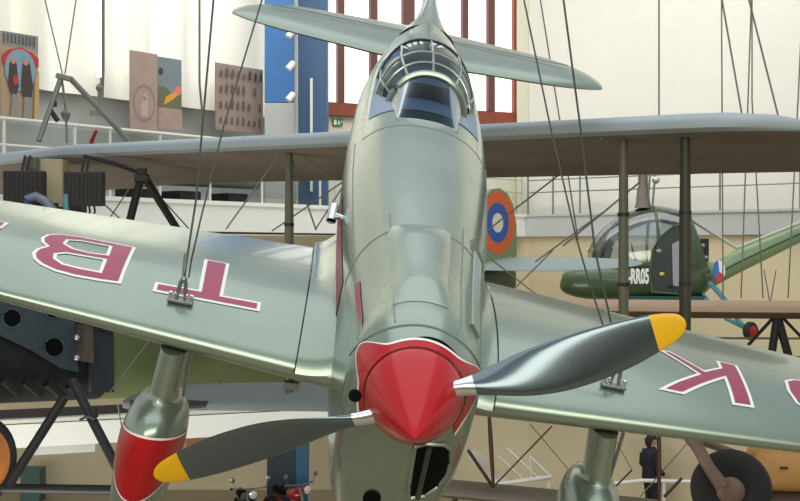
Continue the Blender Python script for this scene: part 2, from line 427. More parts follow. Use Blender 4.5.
letter(-1, [[(155.4, 282.4), (198.4, 290.4), (204.4, 259.6), (229.4, 264.4), (223, 296), (261, 303), (259.6, 312), (152.4, 291.6)]], label='wine red letter T edged in white')
letter(-1, [[(121, 284.4), (136, 248), (108, 242.4), (80, 237), (60, 234.4), (47, 235), (41, 238), (41, 242.4), (46, 246.4), (37, 249), (32, 253), (33, 259), (40, 265), (54, 271.6), (74, 277), (100, 281.6)],
            [(109, 247), (106, 255), (90, 253), (74, 249), (66, 244.4), (69, 241), (80, 241.6)], [(103.4, 260.4), (99, 271.6), (80, 268), (64, 264), (56.4, 259), (57, 255), (66, 254), (80, 256.4)]], label='wine red letter B edged in white')
letter(-1, [[(9, 223.5), (2, 229), (-30, 224), (-95, 229), (-122, 224), (-118, 217), (-90, 214), (-75, 214), (-100, 220), (-72, 222), (-40, 214)]], label='wine red letter at the outer end of the row')
letter(1, [[(658, 350), (670, 352), (690, 363), (704, 371), (719, 368), (715.6, 361), (737, 366), (746, 384), (754.4, 408.4), (732, 405), (724, 379), (706, 385), (684, 395), (658, 389.6), (676, 381), (697, 374), (680, 363)]], label='wine red letter K edged in white')
letter(1, [[(784, 381), (792, 379.5), (815, 383), (850, 392), (866, 405), (864, 416), (845, 420), (815, 414), (796, 404), (787, 391)], [(812, 391), (830, 394), (844, 402), (844, 409), (830, 409), (816, 402)]], label='wine red letter O edged in white')

# wine red lettering on the fuselage side, seen almost edge on
def side_patch(a_tab, y0, y1, m, off): return surf_patch(fus, *a_tab, lambda a: y0, lambda a: y1, off, 6, 12)
fp = MB()
for (d0, d1, a0, a1) in ((.33, .85, 150, 157), (1.2, 2.3, 176, 188)):
    surf_patch(fus, radians(a0), radians(a1), lambda a: d0 + (d1 - d0) * .5 * max(0, (degrees(a) - a0) / (a1 - a0)) * (a0 == 150), lambda a: d1, -.003, 8, 6).build('fuselage_letter', M['wine'], plane, label='wine red letter on the fuselage side')

# tailplane, fin and rudder
def slab(sec, n=20):     # sec: list of (point leading edge, point trailing edge, thickness)
    rings = []
    for le, te, t in sec:
        le, te = V(le), V(te); d = te - le; up = V((0, 0, 1)) if abs(d.normalized().z) < .9 else V((1, 0, 0)); r = []
        for k in range(n):
            q = 2 * pi * k / n; x = (1 - cos(q)) / 2; yt = 5 * t * (.2969 * sqrt(max(x, 0)) - .126 * x - .3516 * x**2 + .2843 * x**3 - .1015 * x**4)
            r.append(le + d * x + t_up * yt * (1 if sin(q) > 0 else -1) * (abs(sin(q)) > 1e-6))
        rings.append(r)
    return MB().loft(rings)
for sx in (-1, 1):
    t_up = V((0, 0, 1)); sec = []
    for i in range(15):
        x = 1.48 * sin(pi / 2 * i / 14); k = sqrt(max(1 - max(0, (x - .95) / .54) ** 2, .002)); m = 5.9 + .12 * (x / 1.48)
        yl = 5.36 + .27 * x; yt = 6.58 - .24 * x; c = yl * .55 + yt * .45
        sec.append(((sx * x, c + (yl - c) * k, .27), (sx * x, c + (yt - c) * k, .27 + .10 * k), .085 * k * (1.15 - x * .3)))
    tp = slab(sec).build('tailplane', M['paint'], plane)
    MB().tube([V((sx * x, 6.14 - .02 * x, .27 + .105)) for x in (.12, .5, .9, 1.2)], .005, 5).build('elevator_hinge_line', M['steel'], tp)
t_up = V((1, 0, 0)); sec = []
for i in range(12):
    u = i / 11; z = .38 + 1.0 * u; k = sqrt(max(1 - max(0, (u - .55) / .452) ** 2, .002)); yl = 5.25 + .95 * u ** .75; yt = 6.75; c = 6.35
    sec.append(((0, c + (yl - c) * k, z), (0, c + (yt - c) * k, z), .10 * k))
fin = slab(sec).build('fin', M['paint'], plane)
MB().tube([V((0.0, 6.25, .3)), V((.0, 6.25, 1.2))], .014, 6).build('rudder_post', M['dark'], fin)
dp = MB(); dp.loft([[V(((.22 * exp(-i / 9 * 1.7)) * cos(pi * k / 16), 4.9 + 1.2 * i / 9, .40 + (.22 + .26 * (i / 9) ** 1.3) * sin(pi * k / 16) ** .8)) for k in range(17)] for i in range(10)], closed=False)
dp.build('fin_fairing', M['paint'], plane)

# undercarriage
def pod(a, s):      # a angle round the vertical, s = local z
    wx, yf, yb = smooth_table([(-1.42, .03, 1.0, 1.2), (-1.36, .08, .92, 1.3), (-1.24, .112, .87, 1.38), (-1.08, .128, .84, 1.42), (-.94, .14, .84, 1.42), (-.84, .138, .845, 1.40), (-.775, .126, .86, 1.37), (-.735, .108, .89, 1.33), (-.71, .088, .925, 1.29), (-.695, .072, .955, 1.25), (-.68, .064, .985, 1.22), (-.65, .062, .995, 1.21), (-.40, .062, 1.0, 1.24)], s)
    m, h = (yf + yb) / 2, (yb - yf) / 2; x = wx * cos(a); y = h * sin(a)
    return V((x, m + y, s))
for sx in (-1, 1):
    X = .9513 * sx; P_ = lambda a, s: pod(a, s) + V((X + sx * max(0, -.45 - s) * .085, 0, 0))
    zs = [-1.42 + .0225 * i for i in range(44)]
    lg = MB(); lg.loft([[P_(2 * pi * k / 40, z) for k in range(40)] for z in zs if z >= -.66]); lo = lg.build('landing_gear_leg', M['paint'], plane)
    sp_ = MB(); sp_.loft([[P_(2 * pi * k / 40, z) for k in range(40)] for z in sorted(zs + [-.70, -.715, -.73, -.688, -.68]) if z <= -.65]); so = sp_.build('wheel_spat', M['paint'], plane)
    hi = lambda a: -.815 - .05 * cos(2 * (a + pi / 2)) * 0 - .035 * (1 + cos(a) * sx * 0)
    top = lambda a: -.85 + .065 * cos(a + pi / 2); bot = lambda a: -.97 - .11 * cos((a + pi / 2) * 1.2)
    P2 = lambda a, s: P_(a, s)
    surf_patch(P2, radians(-180), radians(0), bot, top, .003, 60, 12).build('spat_paint', M['red'], so, label='red shield painted on the wheel spat')
    e_ = surf_patch(P2, radians(-180), radians(0), top, lambda a: top(a) + .009, .0035, 60, 1)
    e2 = surf_patch(P2, radians(-180), radians(0), lambda a: bot(a) - .009, bot, .0035, 60, 1)
    e_.add(e2.v, e2.f); e_.build('paint_edge', M['white'], so)
    wh = MB(); wh.lathe((X + sx * .09 - .06, 1.12, -1.38), (1, 0, 0), [(0, .08), (0, .17), (.02, .2), (.10, .2), (.12, .17), (.12, .08)], 28); wh.build('wheel', mat('tyre_rubber', (24, 24, 25), .8), plane)
    br = MB(); br.tube([V((X + .075 * 1, 1.06, -.44)), V((X + .072, 1.06, -.66))], .008, 6); br.build('brake_pipe', M['steel'], lo)

vt = MB(); pv = lambda px, py, d: RI @ at(px, py, d)
vt.tube([pv(334.5, 206, 6.2), pv(331, 221, 6.15)], [.028, .026], 12); vt.tube([pv(332.5, 214, 6.18), pv(345, 219, 6.1)], .014, 8)
vt.build('venturi_tube', M['chrome'], plane)
vb = MB(); vb.tube([pv(331.2, 220, 6.15), pv(330.8, 222, 6.15)], .022, 12); vb.build('venturi_mouth', M['black'], plane)
dr = MB(); dr.tube([pv(291, 372, 5.5), pv(291, 388, 5.45)], .02, 8); dr.bar(pv(284, 384, 5.45), pv(299, 386, 5.45), .03, .03); dr.build('tie_down_ring', M['steel'], plane)

# hanging cables with their clamps
def cable(pts, r, label, group=None, m='cable', name='hanging_cable', cat='cable'):
    o = MB().tube(pts, r, 6).build(name, M[m]); return tag(o, label, cat, group)
def wing_at(sx, px, py):
    c0, d = ray(px, py); h = WB[sx].ray_cast(c0, d); return R @ h[0]
for sx, c, txt in ((-1, (180, 303), 'beside the letter T'), (1, (613, 388), 'near the letter K')):
    p = wing_at(sx, *c); u = (R.to_3x3() @ V((0, 0, 1))).normalized(); rt = (R.to_3x3() @ V((1, 0, 0))).normalized(); fw = (R.to_3x3() @ V((0, 1, 0))).normalized()
    t_ = empty('wing_clamp', p, 'bright bolted cable clamp standing on the wing ' + txt, 'clamp', 'cable clamps on the wings')
    def loc(q): return q - p
    k = MB(); k.box(V((0, 0, 0)) + u * .011, (.11, .04, .014), ax=(rt, fw, u)); k.build('base_plate', M['steel'], t_, bevel=.004)
    for a in (-.045, -.022, .022, .045): MB().lathe(rt * a, u, [(.006, .008), (.034, .008), (.035, .011), (.044, .010), (.048, .004)], 8).build('bolt', M['chrome'], t_)
    k = MB(); k.tube([u * .02 + rt * -.02, u * .10 + rt * -.01], .009, 8); k.tube([u * .02 + rt * .02, u * .10 + rt * .01], .009, 8); k.ball(u * .11, .016, 8); k.build('shackle', M['steel'], t_)
    k = MB(); b0 = u * .10; k.tube([b0, b0 + V((0.01, 0, .12))], .009, 8); k.build('turnbuckle', M['steel'], t_)
    wings_top = p + u * .12
    if sx < 0:
        d = p.y
        cable([wings_top, at(196, 200, d), at(213.5, 0, d), at(222, -110, d)], .005, 'thick dark cable rising from the clamp beside the letter T', m='cable')
        cable([wings_top + V((.02, 0, 0)), at(191, 262, d), at(200, 222, d + .1), at(224, 125, d + .25), at(262, 0, d + .5), at(290, -95, d + .7)], .0042, 'grey cable slanting up right from the clamp beside the letter T')
    else:
        d = p.y
        cable([wings_top, at(595, 250, d), at(580, 125, d), at(563.5, 0, d), at(550, -110, d)], .005, 'thick dark cable rising steeply from the clamp near the letter K')
        cable([wings_top - V((.02, 0, 0)), at(590, 285, d), at(576, 237, d), at(550, 125, d + .1), at(524, 0, d + .2), at(500, -115, d + .3)], .0042, 'grey cable leaning left above the clamp near the letter K')

# ================================================================== the museum hall
def H(x, y, h): return V((x, y, CZ + h))
M.update(
    wallw=mat('white_plaster', (232, 229, 218), .85, var=.02, scale=.5),
    wallg=mat('grey_wall_and_shade', (186, 188, 186), .8, var=.03, scale=.8),
    cream=mat('cream_plaster', (222, 218, 196), .85, var=.02, scale=.6),
    beige=mat('beige_plaster', (204, 190, 156), .85, var=.05, scale=.4),
    fascia=mat('white_parapet_paint', (238, 238, 232), .7, var=.02, scale=1),
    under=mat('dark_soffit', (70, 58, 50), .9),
    floor=mat('grey_stone_floor', (150, 138, 112), .45, var=.08, scale=.6),
    rail=mat('pale_rail_paint', (214, 214, 204), .5, .2),
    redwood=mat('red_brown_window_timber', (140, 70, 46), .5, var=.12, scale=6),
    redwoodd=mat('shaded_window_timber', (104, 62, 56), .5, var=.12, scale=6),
    blue=mat('blue_panel_paint', (62, 116, 178), .6, var=.05, scale=1),
    bluedk=mat('dull_blue_paint', (66, 96, 132), .6, var=.06, scale=1),
    pane=mat('daylit_pane', (255, 255, 255), .4, emit=1.15),
    railglass=glass_mat('rail_glass', (226, 232, 228), .12),
)
LD = V((.612, .791)); LN = V((-.791, .612)); LP = V((-4.6, 20.0))
RD = V((.765, -.644)); RN = V((.644, .765)); RP = V((2.96, 29.8))
def onl(px, off=0):      # plan point of the left gallery line (pushed back by off) seen in pixel column px
    k = (px - CX) / F; p = LP + LN * off; s_ = (k * p.y - p.x) / (LD.x - k * LD.y); return p + LD * s_
def onr(px, off=0):
    k = (px - CX) / F; p = RP + RN * off; s_ = (k * p.y - p.x) / (RD.x - k * RD.y); return p + RD * s_
def wallq(mb, p, q, h0, h1, mi=0): mb.quad(H(p.x, p.y, h0), H(q.x, q.y, h0), H(q.x, q.y, h1), H(p.x, p.y, h1), mi)
def wallbox(p, q, h0, h1, th, n):   # a solid band between two plan points, thickened along n
    b = MB(); a0 = [p, q, q + n * th, p + n * th]
    b.loft([[H(x.x, x.y, h0) for x in a0], [H(x.x, x.y, h1) for x in a0]]); return b

fb = MB(); fb.quad((-24, -12, 0), (24, -12, 0), (24, 44, 0), (-24, 44, 0)); structure(fb.build('floor', M['floor'], smooth=False))
L0, L1 = onl(-95), onl(526); R0, R1 = onr(526), onr(1010)
structure(wallbox(L0, L1, .33, .84, .18, LN).build('trim_1', M['fascia'], smooth=False))
structure(wallbox(L0 - LN * .04, L1 - LN * .04, .79, .86, .10, LN).build('trim_2', M['fascia'], smooth=False))
structure(wallbox(R0, R1, .33, .84, .18, RN).build('trim_3', M['wallg'], smooth=False))  # right parapet greyed: its shade is put into the colour
structure(wallbox(R0 - RN * .04, R1 - RN * .04, .80, .85, .10, RN).build('trim_4', M['wallg'], smooth=False))
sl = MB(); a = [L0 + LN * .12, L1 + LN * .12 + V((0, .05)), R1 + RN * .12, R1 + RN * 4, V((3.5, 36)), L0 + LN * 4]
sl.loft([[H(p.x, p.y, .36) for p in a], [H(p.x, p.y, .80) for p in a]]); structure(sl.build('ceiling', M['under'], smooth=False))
# ground-floor walls under the galleries
bw = MB(); bk = [V((-16, 30.5)), V((1.0, 30.5)), R0 + RN * .12, R1 + RN * .12]
for p, q in zip(bk, bk[1:]): wallq(bw, p, q, -CZ, .36)
structure(bw.build('wall_back', M['beige'], smooth=False))
# lower gallery strip on the left
P, Q = at(-140, 400, 19.6), at(352, 400, 22.7); P, Q = V((P.x, P.y)), V((Q.x, Q.y)); nn = V((-(Q - P).y, (Q - P).x)).normalized()
structure(wallbox(P, Q, -3.22, -2.84, .2, nn).build('trim_5', M['fascia'], smooth=False))
structure(wallbox(P, Q, -2.82, -2.76, .2, nn).build('trim_6', M['rail'], smooth=False))
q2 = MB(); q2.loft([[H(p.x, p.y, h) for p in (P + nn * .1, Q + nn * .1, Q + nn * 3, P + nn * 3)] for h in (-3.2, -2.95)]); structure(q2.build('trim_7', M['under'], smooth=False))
p, q = at(30, 449, 21.6), at(95, 444, 22.0); d = V((q.x - p.x, q.y - p.y)).normalized()
structure(wallbox(V((p.x, p.y)), V((q.x, q.y)), -3.52, -3.36, .15, V((-d.y, d.x))).build('trim_8', M['fascia'], smooth=False))

# upper walls
C0, C1 = onl(-260, 2.4), onl(285, 2.4)
cw = MB(); wallq(cw, C0, C1, .8, 12); structure(cw.build('wall_left', M['wallg'], smooth=False))
W0, W1 = at(300, 0, 27.9), at(521, 0, 30.5); W0, W1 = V((W0.x, W0.y)), V((W1.x, W1.y))
def onw(px):
    k = (px - CX) / F; d = W1 - W0; return W0 + d * ((k * W0.y - W0.x) / (d.x - k * d.y))
ww = MB(); wallq(ww, C1, W0, .8, 12); wallq(ww, W0, W1, .8, 3.02); wallq(ww, W0, W1, 10.2, 12); structure(ww.build('wall_back_2', M['cream'], smooth=False))
WR0, WR1 = V((W1.x, W1.y)), onr(1010, 2.6)
rw = MB(); wallq(rw, WR0, WR1, .8, 13); structure(rw.build('wall_right', M['wallw'], smooth=False))
jb = wallbox(onw(516), onw(527), .8, 12, .25, V((0, -1))); structure(jb.build('trim_9', M['cream'], smooth=False))
# big timber window, one object with frame, mullions and panes
wn = V((W1 - W0).yx); wn = V((wn.x, -wn.y)).normalized()       # towards the camera
wn = wn if wn.y < 0 else -wn
def vbar(px0, px1, h0, h1, m, name, par, z=.1):
    b = wallbox(onw(px0), onw(px1), h0, h1, z, wn); return b.build(name, m, par, smooth=False)
win = bpy.data.objects.new('window_1', None); C.objects.link(win); win.location = H(W0.x, W0.y, 3); win['kind'] = 'structure'
win.location = (0, 0, 0)
vbar(300, 520, 3.02, 3.24, M['redwood'], 'window_sill', win, .16)
vbar(300, 520, 3.24, 3.32, M['redwood'], 'window_frame', win, .12)
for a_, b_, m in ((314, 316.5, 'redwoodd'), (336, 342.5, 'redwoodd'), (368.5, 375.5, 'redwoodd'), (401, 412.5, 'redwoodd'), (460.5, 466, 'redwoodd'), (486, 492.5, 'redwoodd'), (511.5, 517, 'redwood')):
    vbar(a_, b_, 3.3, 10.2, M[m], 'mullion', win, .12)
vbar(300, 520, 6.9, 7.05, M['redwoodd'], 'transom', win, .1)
for a_, b_ in ((300, 339), (339, 372), (372, 406), (406, 463), (463, 489), (489, 515)):
    g = MB(); wallq(g, onw(a_), onw(b_), 3.25, 10.2); g.build('pane', M['pane'], win, smooth=False)

# pleated curtains over the left windows
cu = mat('backlit_curtain', (250, 247, 234), .9, emit=.10)
def pleat(px0, px1, label, h0=2.75):
    a, b = onl(px0, 2.2), onl(px1, 2.2); n = int((px1 - px0) * 1.2) + 8; rows = []
    for hh in (h0, h0 + .5, 6, 12):
        r = []
        for i in range(n + 1):
            u = i / n; p = a.lerp(b, u); ph = (px0 + (px1 - px0) * u); am = (.12 + .04 * sin(ph * .05)) * (1 if hh > h0 else .25)
            p = p + LN * am * sin(ph * .13 + 1.2 * sin(ph * .043)) + LN * -.05
            r.append(H(p.x, p.y, hh))
        rows.append(r)
    o = MB().loft(rows, closed=False).build('curtain', cu); return tag(o, label, 'curtain', 'pleated white curtains')
pleat(-120, 96.5, 'white pleated curtain behind the poster of two figures, left of the slit')
pleat(101.5, 200, 'white pleated curtain behind the mauve and blue posters')
pleat(202, 272, 'white pleated curtain behind the board of small pictures')
p = onl(99, 1.85); o = MB(); o.tube([H(p.x, p.y, 3.05), H(p.x, p.y, 9)], .045, 8)  # glowing tube added to stand for daylight through the curtain slit
tag(o.build('bright_strip', mat('slit_glow', (255, 255, 255), .4, emit=1.2)), 'thin glowing strip in place of the bright slit between two curtains', 'lamp')

# gallery railing with glass panels
def railing(line, dr, pxs, label, heights, glass=True, wall=M['rail']):
    e = empty('gallery_railing', H(*line(pxs[0], .1), .84), label, 'railing'); off = e.location.copy()
    def hh(px, h): q = line(px, .1); return H(q.x, q.y, h) - off
    for h, r in heights: MB().tube([hh(pxs[0], h), hh(pxs[-1], h)], r, 8).build('rail', wall, e)
    for px in pxs: MB().tube([hh(px, .84), hh(px, heights[0][0])], .022, 8).build('post', wall, e)
    if glass:
        for a, b in zip(pxs, pxs[1:]):
            g = MB(); w_ = b - a; g.quad(hh(a + .04 * w_, .95), hh(b - .04 * w_, .95), hh(b - .04 * w_, heights[0][0] - .06), hh(a + .04 * w_, heights[0][0] - .06)); g.build('glass_panel', M['railglass'], e, smooth=False)
railing(onl, LD, [-70, 4, 75, 110, 160, 210, 262, 320], 'pale gallery railing with glass panels in front of the posters', [(1.95, .03), (1.56, .022)])
railing(onl, LD, [335, 380, 430, 480, 522], 'thin white gallery railing below the tall timber window', [(1.95, .025), (1.66, .016), (1.37, .016)], False, M['wallg'])
railing(onr, RD, [528, 553, 580, 640, 720, 800, 880], 'thin grey gallery railing along the blank white wall at right', [(1.95, .025), (1.66, .014), (1.37, .014)], False, M['steel'])

# posters standing behind the railing: flat boards with painted shapes
def board(name, label, px0, px1, ytl, ytr, yb, shapes, base, off=1.6, cat='poster'):
    a, b = onl(px0, off), onl(px1, off); D0, D1 = a.y, b.y
    ht = (CY - (ytl + ytr) / 2) / F * (D0 + D1) / 2; hb = max(.86, (CY - yb) / F * (D0 + D1) / 2)
    n = (V((b.y - a.y, -(b.x - a.x)))).normalized()
    def P(u, v, o=0): q = a.lerp(b, u) + n * o; return H(q.x, q.y, hb + (ht - hb) * v)
    mats = [base]; mb_ = MB(); th = .03
    mb_.add([P(0, 0), P(1, 0), P(1, 1), P(0, 1), P(0, 0, -th), P(1, 0, -th), P(1, 1, -th), P(0, 1, -th)], [(0, 1, 2, 3), (5, 4, 7, 6), (0, 4, 5, 1), (3, 2, 6, 7), (0, 3, 7, 4), (1, 5, 6, 2)])
    for k, (m, poly) in enumerate(shapes):
        if m not in mats: mats.append(m)
        mb_.add([P(u, v, .004 + .0015 * k) for u, v in poly], [tuple(range(len(poly)))], mats.index(m))
    return tag(mb_.build(name, mats, smooth=False), label, cat, 'posters on the gallery')
def ell(cx_, cy_, rx, ry, n=18, a0=0, a1=2 * pi): return [(cx_ + rx * cos(a0 + (a1 - a0) * i / n), cy_ + ry * sin(a0 + (a1 - a0) * i / n)) for i in range(n + (0 if a1 - a0 > 6.2 else 1))]
pm = lambda n, c: mat(n, c, .7, var=.06, scale=6)
pr, pb, pdk, pt, pgr, psk = pm('poster_red', (186, 60, 52), ), pm('poster_blue', (128, 160, 176)), pm('poster_dark', (74, 60, 58)), pm('poster_tan', (176, 150, 122)), pm('poster_grey', (140, 142, 136)), pm('poster_skin', (196, 140, 116))
pstripe = pm('poster_stripe', (92, 92, 90)); ptan2 = pm('poster_edge_tan', (196, 160, 110))
sh = [(pgr, [(0, .84), (1, .84), (1, 1), (0, 1)])] + [(pstripe, [(.05 + .1 * i, .87), (.10 + .1 * i, .87), (.10 + .1 * i, .98), (.05 + .1 * i, .98)]) for i in range(9)]
sh += [(pr, [(0, .72), (.2, .80), (.5, .84), (.8, .80), (1, .74), (1, .64), (0, .62)]), (pb, ell(.5, .58, .42, .24)), (pdk, [(.16, .42), (.2, .64), (.3, .72), (.4, .64), (.46, .40), (.4, .3), (.24, .3)]), (pdk, [(.5, .38), (.54, .64), (.64, .72), (.76, .66), (.84, .40), (.8, .28), (.56, .28)]),
       (psk, ell(.3, .68, .07, .04)), (psk, ell(.64, .68, .07, .04)), (pr, ell(.36, .46, .08, .06)), (pgr, [(.22, .02), (.44, .02), (.42, .3), (.28, .3)]), (pgr, [(.56, .02), (.8, .02), (.76, .28), (.6, .28)]), (ptan2, [(.86, 0), (1, 0), (1, .6), (.88, .5)])]
board('exhibition_poster', 'tall poster with a red arch and two dark figures at the left edge', 1, 38, 32, 35, 121, sh, pt)
pmv, pmd = pm('poster_mauve', (166, 142, 132)), pm('poster_emblem', (146, 122, 114)); pml = pm('poster_emblem_light', (182, 164, 154))
board('exhibition_poster', 'plain mauve poster with an oval emblem near its foot', 130.5, 157.5, 50.5, 54, 132, [(pmd, ell(.5, .36, .42, .24)), (pmv, ell(.5, .36, .36, .20)), (pml, [(.4, .2), (.62, .2), (.64, .36), (.56, .5), (.46, .46), (.38, .34)]), (pmd, ell(.5, .42, .06, .03))], pmv, 1.5)
pbg, por, ppk, pgn = pm('poster_slate', (120, 134, 140)), pm('poster_orange', (226, 160, 40)), pm('poster_pink', (230, 120, 110)), pm('poster_olive', (104, 108, 84))
board('exhibition_poster', 'slate blue poster with an orange and pink flame shape', 157.8, 181.5, 56.5, 60, 130, [(pgn, [(0, .3), (1, .3), (1, .56), (.6, .5), (.3, .6), (0, .58)]), (por, [(.24, .34), (.6, .42), (.9, .52), (.86, .60), (.6, .52), (.34, .46)]), (ppk, [(.66, .52), (.94, .5), (.96, .62), (.78, .62)]), (pdk, ell(.12, .8, .1, .05)), (pmv, [(0, 0), (1, 0), (1, .3), (0, .3)])], pbg, 1.62)
bt, bd, bdk = pm('board_taupe', (150, 132, 122)), pm('board_figure', (106, 88, 82)), pm('board_navy', (58, 58, 70))
sh = []
random.seed(3)
for r in range(4):
    for c_ in range(8):
        x, y = .06 + .118 * c_, .10 + .235 * r; m = bdk if r == 3 and c_ > 4 else bd
        if r in (1, 2) and c_ > 4 and (c_ + r) % 2: continue
        k = .6 + .5 * random.random(); sh.append((m, [(x, y), (x + .055, y), (x + .06, y + .1 * k), (x + .035, y + .16 * k), (x + .01, y + .11 * k)]))
board('picture_board', 'wide taupe board covered with rows of small dark pictures', 216, 263, 64, 68.5, 132, sh, bt, 1.6, 'display board')

# blue column, blue partition with spotlights
def pxbox(px0, px1, h0, h1, D, th): 
    a, b = at(px0, 0, D), at(px1, 0, D); return MB().box(((a.x + b.x) / 2, D + th / 2, CZ + (h0 + h1) / 2), (b.x - a.x, th, h1 - h0))
structure(pxbox(298, 327, .8, 12, 25.6, .6).build('column_1', M['bluedk'], smooth=False))
tag(pxbox(264.5, 294, 2.9, 9, 24.6, .12).build('blue_panel', M['blue'], smooth=False, bevel=.01), 'bright blue upright panel left of the dull blue column', 'panel')
tag(pxbox(264.5, 297, .86, 2.88, 24.55, .3).build('display_plinth', M['wallg'], smooth=False, bevel=.01), 'grey plinth under the bright blue panel', 'plinth')
structure(pxbox(267, 296, -CZ, -3.5, 27.4, .5).build('column_2', mat('navy_column', (38, 52, 66), .6), smooth=False))
structure(pxbox(296, 307.5, -CZ, -3.5, 27.38, .5).build('column_3', mat('petrol_column', (44, 98, 128), .6), smooth=False))
p = at(295.6, 60, 24.4); sp0 = MB(); sp0.tube([(p.x, p.y, CZ + .86), (p.x, p.y, CZ + 9)], .028, 8)
tag(sp0.build('lamp_pole', mat('pole_grey', (158, 162, 158), .5)), 'slim grey pole carrying the white spotlights', 'pole')
for y, t in ((33, 'highest'), (65, 'middle'), (96, 'lowest')):
    b0 = at(294.5, y - 2, 24.25); e = empty('spotlight', b0, 'small white spotlight on the grey pole, %s of the three' % t, 'spotlight', 'spotlights on the pole')
    dd = V((-.10, -.05, -.13)).normalized()
    MB().lathe(V((-.01, 0, .02)), dd, [(0, .03), (.02, .06), (.19, .065), (.2, .055)], 14).build('lamp_head', M['white'], e)
    MB().tube([V((.03, .1, .0)), V((-.03, 0, -.03))], .015, 6).build('bracket', M['steel'], e)
o = pxbox(310, 312.6, 1.2, 3.5, 25.55, .05); tag(o.build('bright_strip', M['white']), 'pale vertical strip lamp on the dull blue column', 'lamp')
# exit sign
pe = onw(337); pe = pe + wn * .04; es = empty('exit_sign', H(pe.x, pe.y, 2.88), 'small green and white emergency exit sign under the timber window', 'sign')
ux = (W1 - W0).normalized(); ux = V((ux.x, ux.y, 0)); uz = V((0, 0, 1)); un = V((wn.x, wn.y, 0))
b = MB(); b.box((0, 0, 0), (.24, .02, .17), ax=(ux, un, uz)); b.build('sign_plate', mat('sign_green', (20, 130, 70), .5), es, smooth=False)
b = MB()
for polys in ([(-.10, -.06), (-.03, -.06), (-.03, .06), (-.10, .06)], [(.0, -.06), (.03, -.02), (.05, -.06), (.065, -.05), (.04, .0), (.045, .03), (.01, .03), (.0, .01)], [(.02, .04), (.04, .04), (.04, .065), (.02, .065)], [(.075, -.01), (.105, .02), (.075, .05)]):
    b.add([ux * u + uz * v + un * .012 for u, v in polys], [tuple(range(len(polys)))])
b.build('pictogram', M['white'], es, smooth=False)
o = pxbox(593.5, 600, 1.42, 1.78, 30.3, .1); tag(o.build('wall_box', M['dark'], bevel=.01), 'small dark box on the white wall behind the right railing', 'box')

# pale aircraft body lying on the gallery behind the left railing
q0, q1 = onl(113, .75), onl(254, .75); ln = (q1 - q0).length
ax3 = V((LD.x, LD.y, 0)); n3 = V((LN.x, LN.y, 0)); b = MB(); rings = []
for i in range(29):
    u = i / 28; r = .27 * (1 - (1 - min(u / .12, 1)) ** 2.2) ** .5 if u < .12 else .27 - .02 * (u - .12)
    c = H(q0.x, q0.y, 1.40) + ax3 * ln * u; rings.append([c + n3 * r * 1.1 * cos(2 * pi * k / 20) + V((0, 0, 1)) * max(r, .004) * sin(2 * pi * k / 20) for k in range(20)])
gb = empty('glider_fuselage', H(q0.x, q0.y, .84), 'long pale grey round-nosed aircraft body lying on the left gallery', 'aircraft')
b.loft(rings); b.v = [tuple(V(v) - gb.location) for v in b.v]; b.build('body', mat('pale_aircraft_grey', (176, 178, 170), .5, .2, var=.06, scale=2), gb)
for u in (.15, .45, .8):
    c = ax3 * ln * u; m_ = MB(); m_.box(c + V((0, 0, .10)), (.5, .5, .2), ax=(ax3, n3, V((0, 0, 1)))); m_.build('cradle', M['dark'], gb)
o = MB()
for i in range(7):
    q = onl(131 + 5.4 * i, .043); o.box(H(q.x, q.y, 1.62), (.07, .01, .10), ax=(ax3, n3, V((0, 0, 1))))
o.box(H(*onl(148, .056), 1.62), (1.05, .008, .16), mi=1, ax=(ax3, n3, V((0, 0, 1))))
tag(o.build('banner', [mat('faded_red_print', (176, 96, 92), .7), M['cream']], smooth=False), 'pale banner strip printed in faded red under the railing top', 'banner')
o = MB(); q = onl(89, .5); o.loft([[H(q.x + x, q.y, h) for x, h in ((0, 1.75), (.1, 1.95), (.14, 1.93), (.07, 1.75), (.14, 1.57), (.1, 1.55))], [H(q.x + x, q.y + .03, h) for x, h in ((0, 1.75), (.1, 1.95), (.14, 1.93), (.07, 1.75), (.14, 1.57), (.1, 1.55))]])
tag(o.build('arrow_sign', M['red'], smooth=False), 'small red arrow-shaped sign behind the left railing', 'sign')

# ================================================================== the olive biplane behind
M.update(
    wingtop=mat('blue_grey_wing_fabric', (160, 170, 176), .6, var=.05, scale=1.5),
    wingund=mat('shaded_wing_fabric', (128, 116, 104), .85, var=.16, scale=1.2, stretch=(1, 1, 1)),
    olive=mat('olive_fuselage_paint', (92, 104, 66), .6, var=.08, scale=1.2),
    strut=mat('olive_brown_strut', (96, 98, 78), .5, var=.06, scale=5),
    blackm=mat('black_tube', (30, 31, 33), .5, .2),
    cowl=mat('blue_grey_cowl', (60, 75, 83), .55, .3, var=.08, scale=4),
    cowldk=mat('dark_engine', (30, 32, 36), .6, .3, var=.3, scale=10, bump=.4),
    radi=mat('brown_black_radiator', (46, 40, 40), .6, .2, var=.2, scale=30),
    tan=mat('tan_tank', (168, 158, 128), .6, var=.04, scale=2),
    teal=mat('teal_tube', (82, 142, 152), .5, .2),
    tyre=mat('black_tyre', (26, 26, 27), .75),
    orange=mat('orange_wheel_disc', (196, 120, 62), .6, var=.08, scale=4),
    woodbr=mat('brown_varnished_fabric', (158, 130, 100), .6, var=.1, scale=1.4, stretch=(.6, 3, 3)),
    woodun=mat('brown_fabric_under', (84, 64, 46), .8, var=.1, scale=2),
    dkwood=mat('dark_brown_wood', (74, 40, 30), .5, var=.15, scale=6),
)
B0 = V((-3.9, 14.4, CZ)); BU = V((.782, -.623, 0)); BB = V((.623, .782, 0)); BZ = V((0, 0, 1))
bi = empty('biplane', B0 + V((0, 0, -1.75)), 'large olive biplane hanging behind, with grey wings and an engine at far left', 'airplane')
def BL_(s, t, h): return BU * s + BB * t + BZ * (h + 1.75)     # local to the biplane's base
def BP(px, py, d): return at(px, py, d) - bi.location
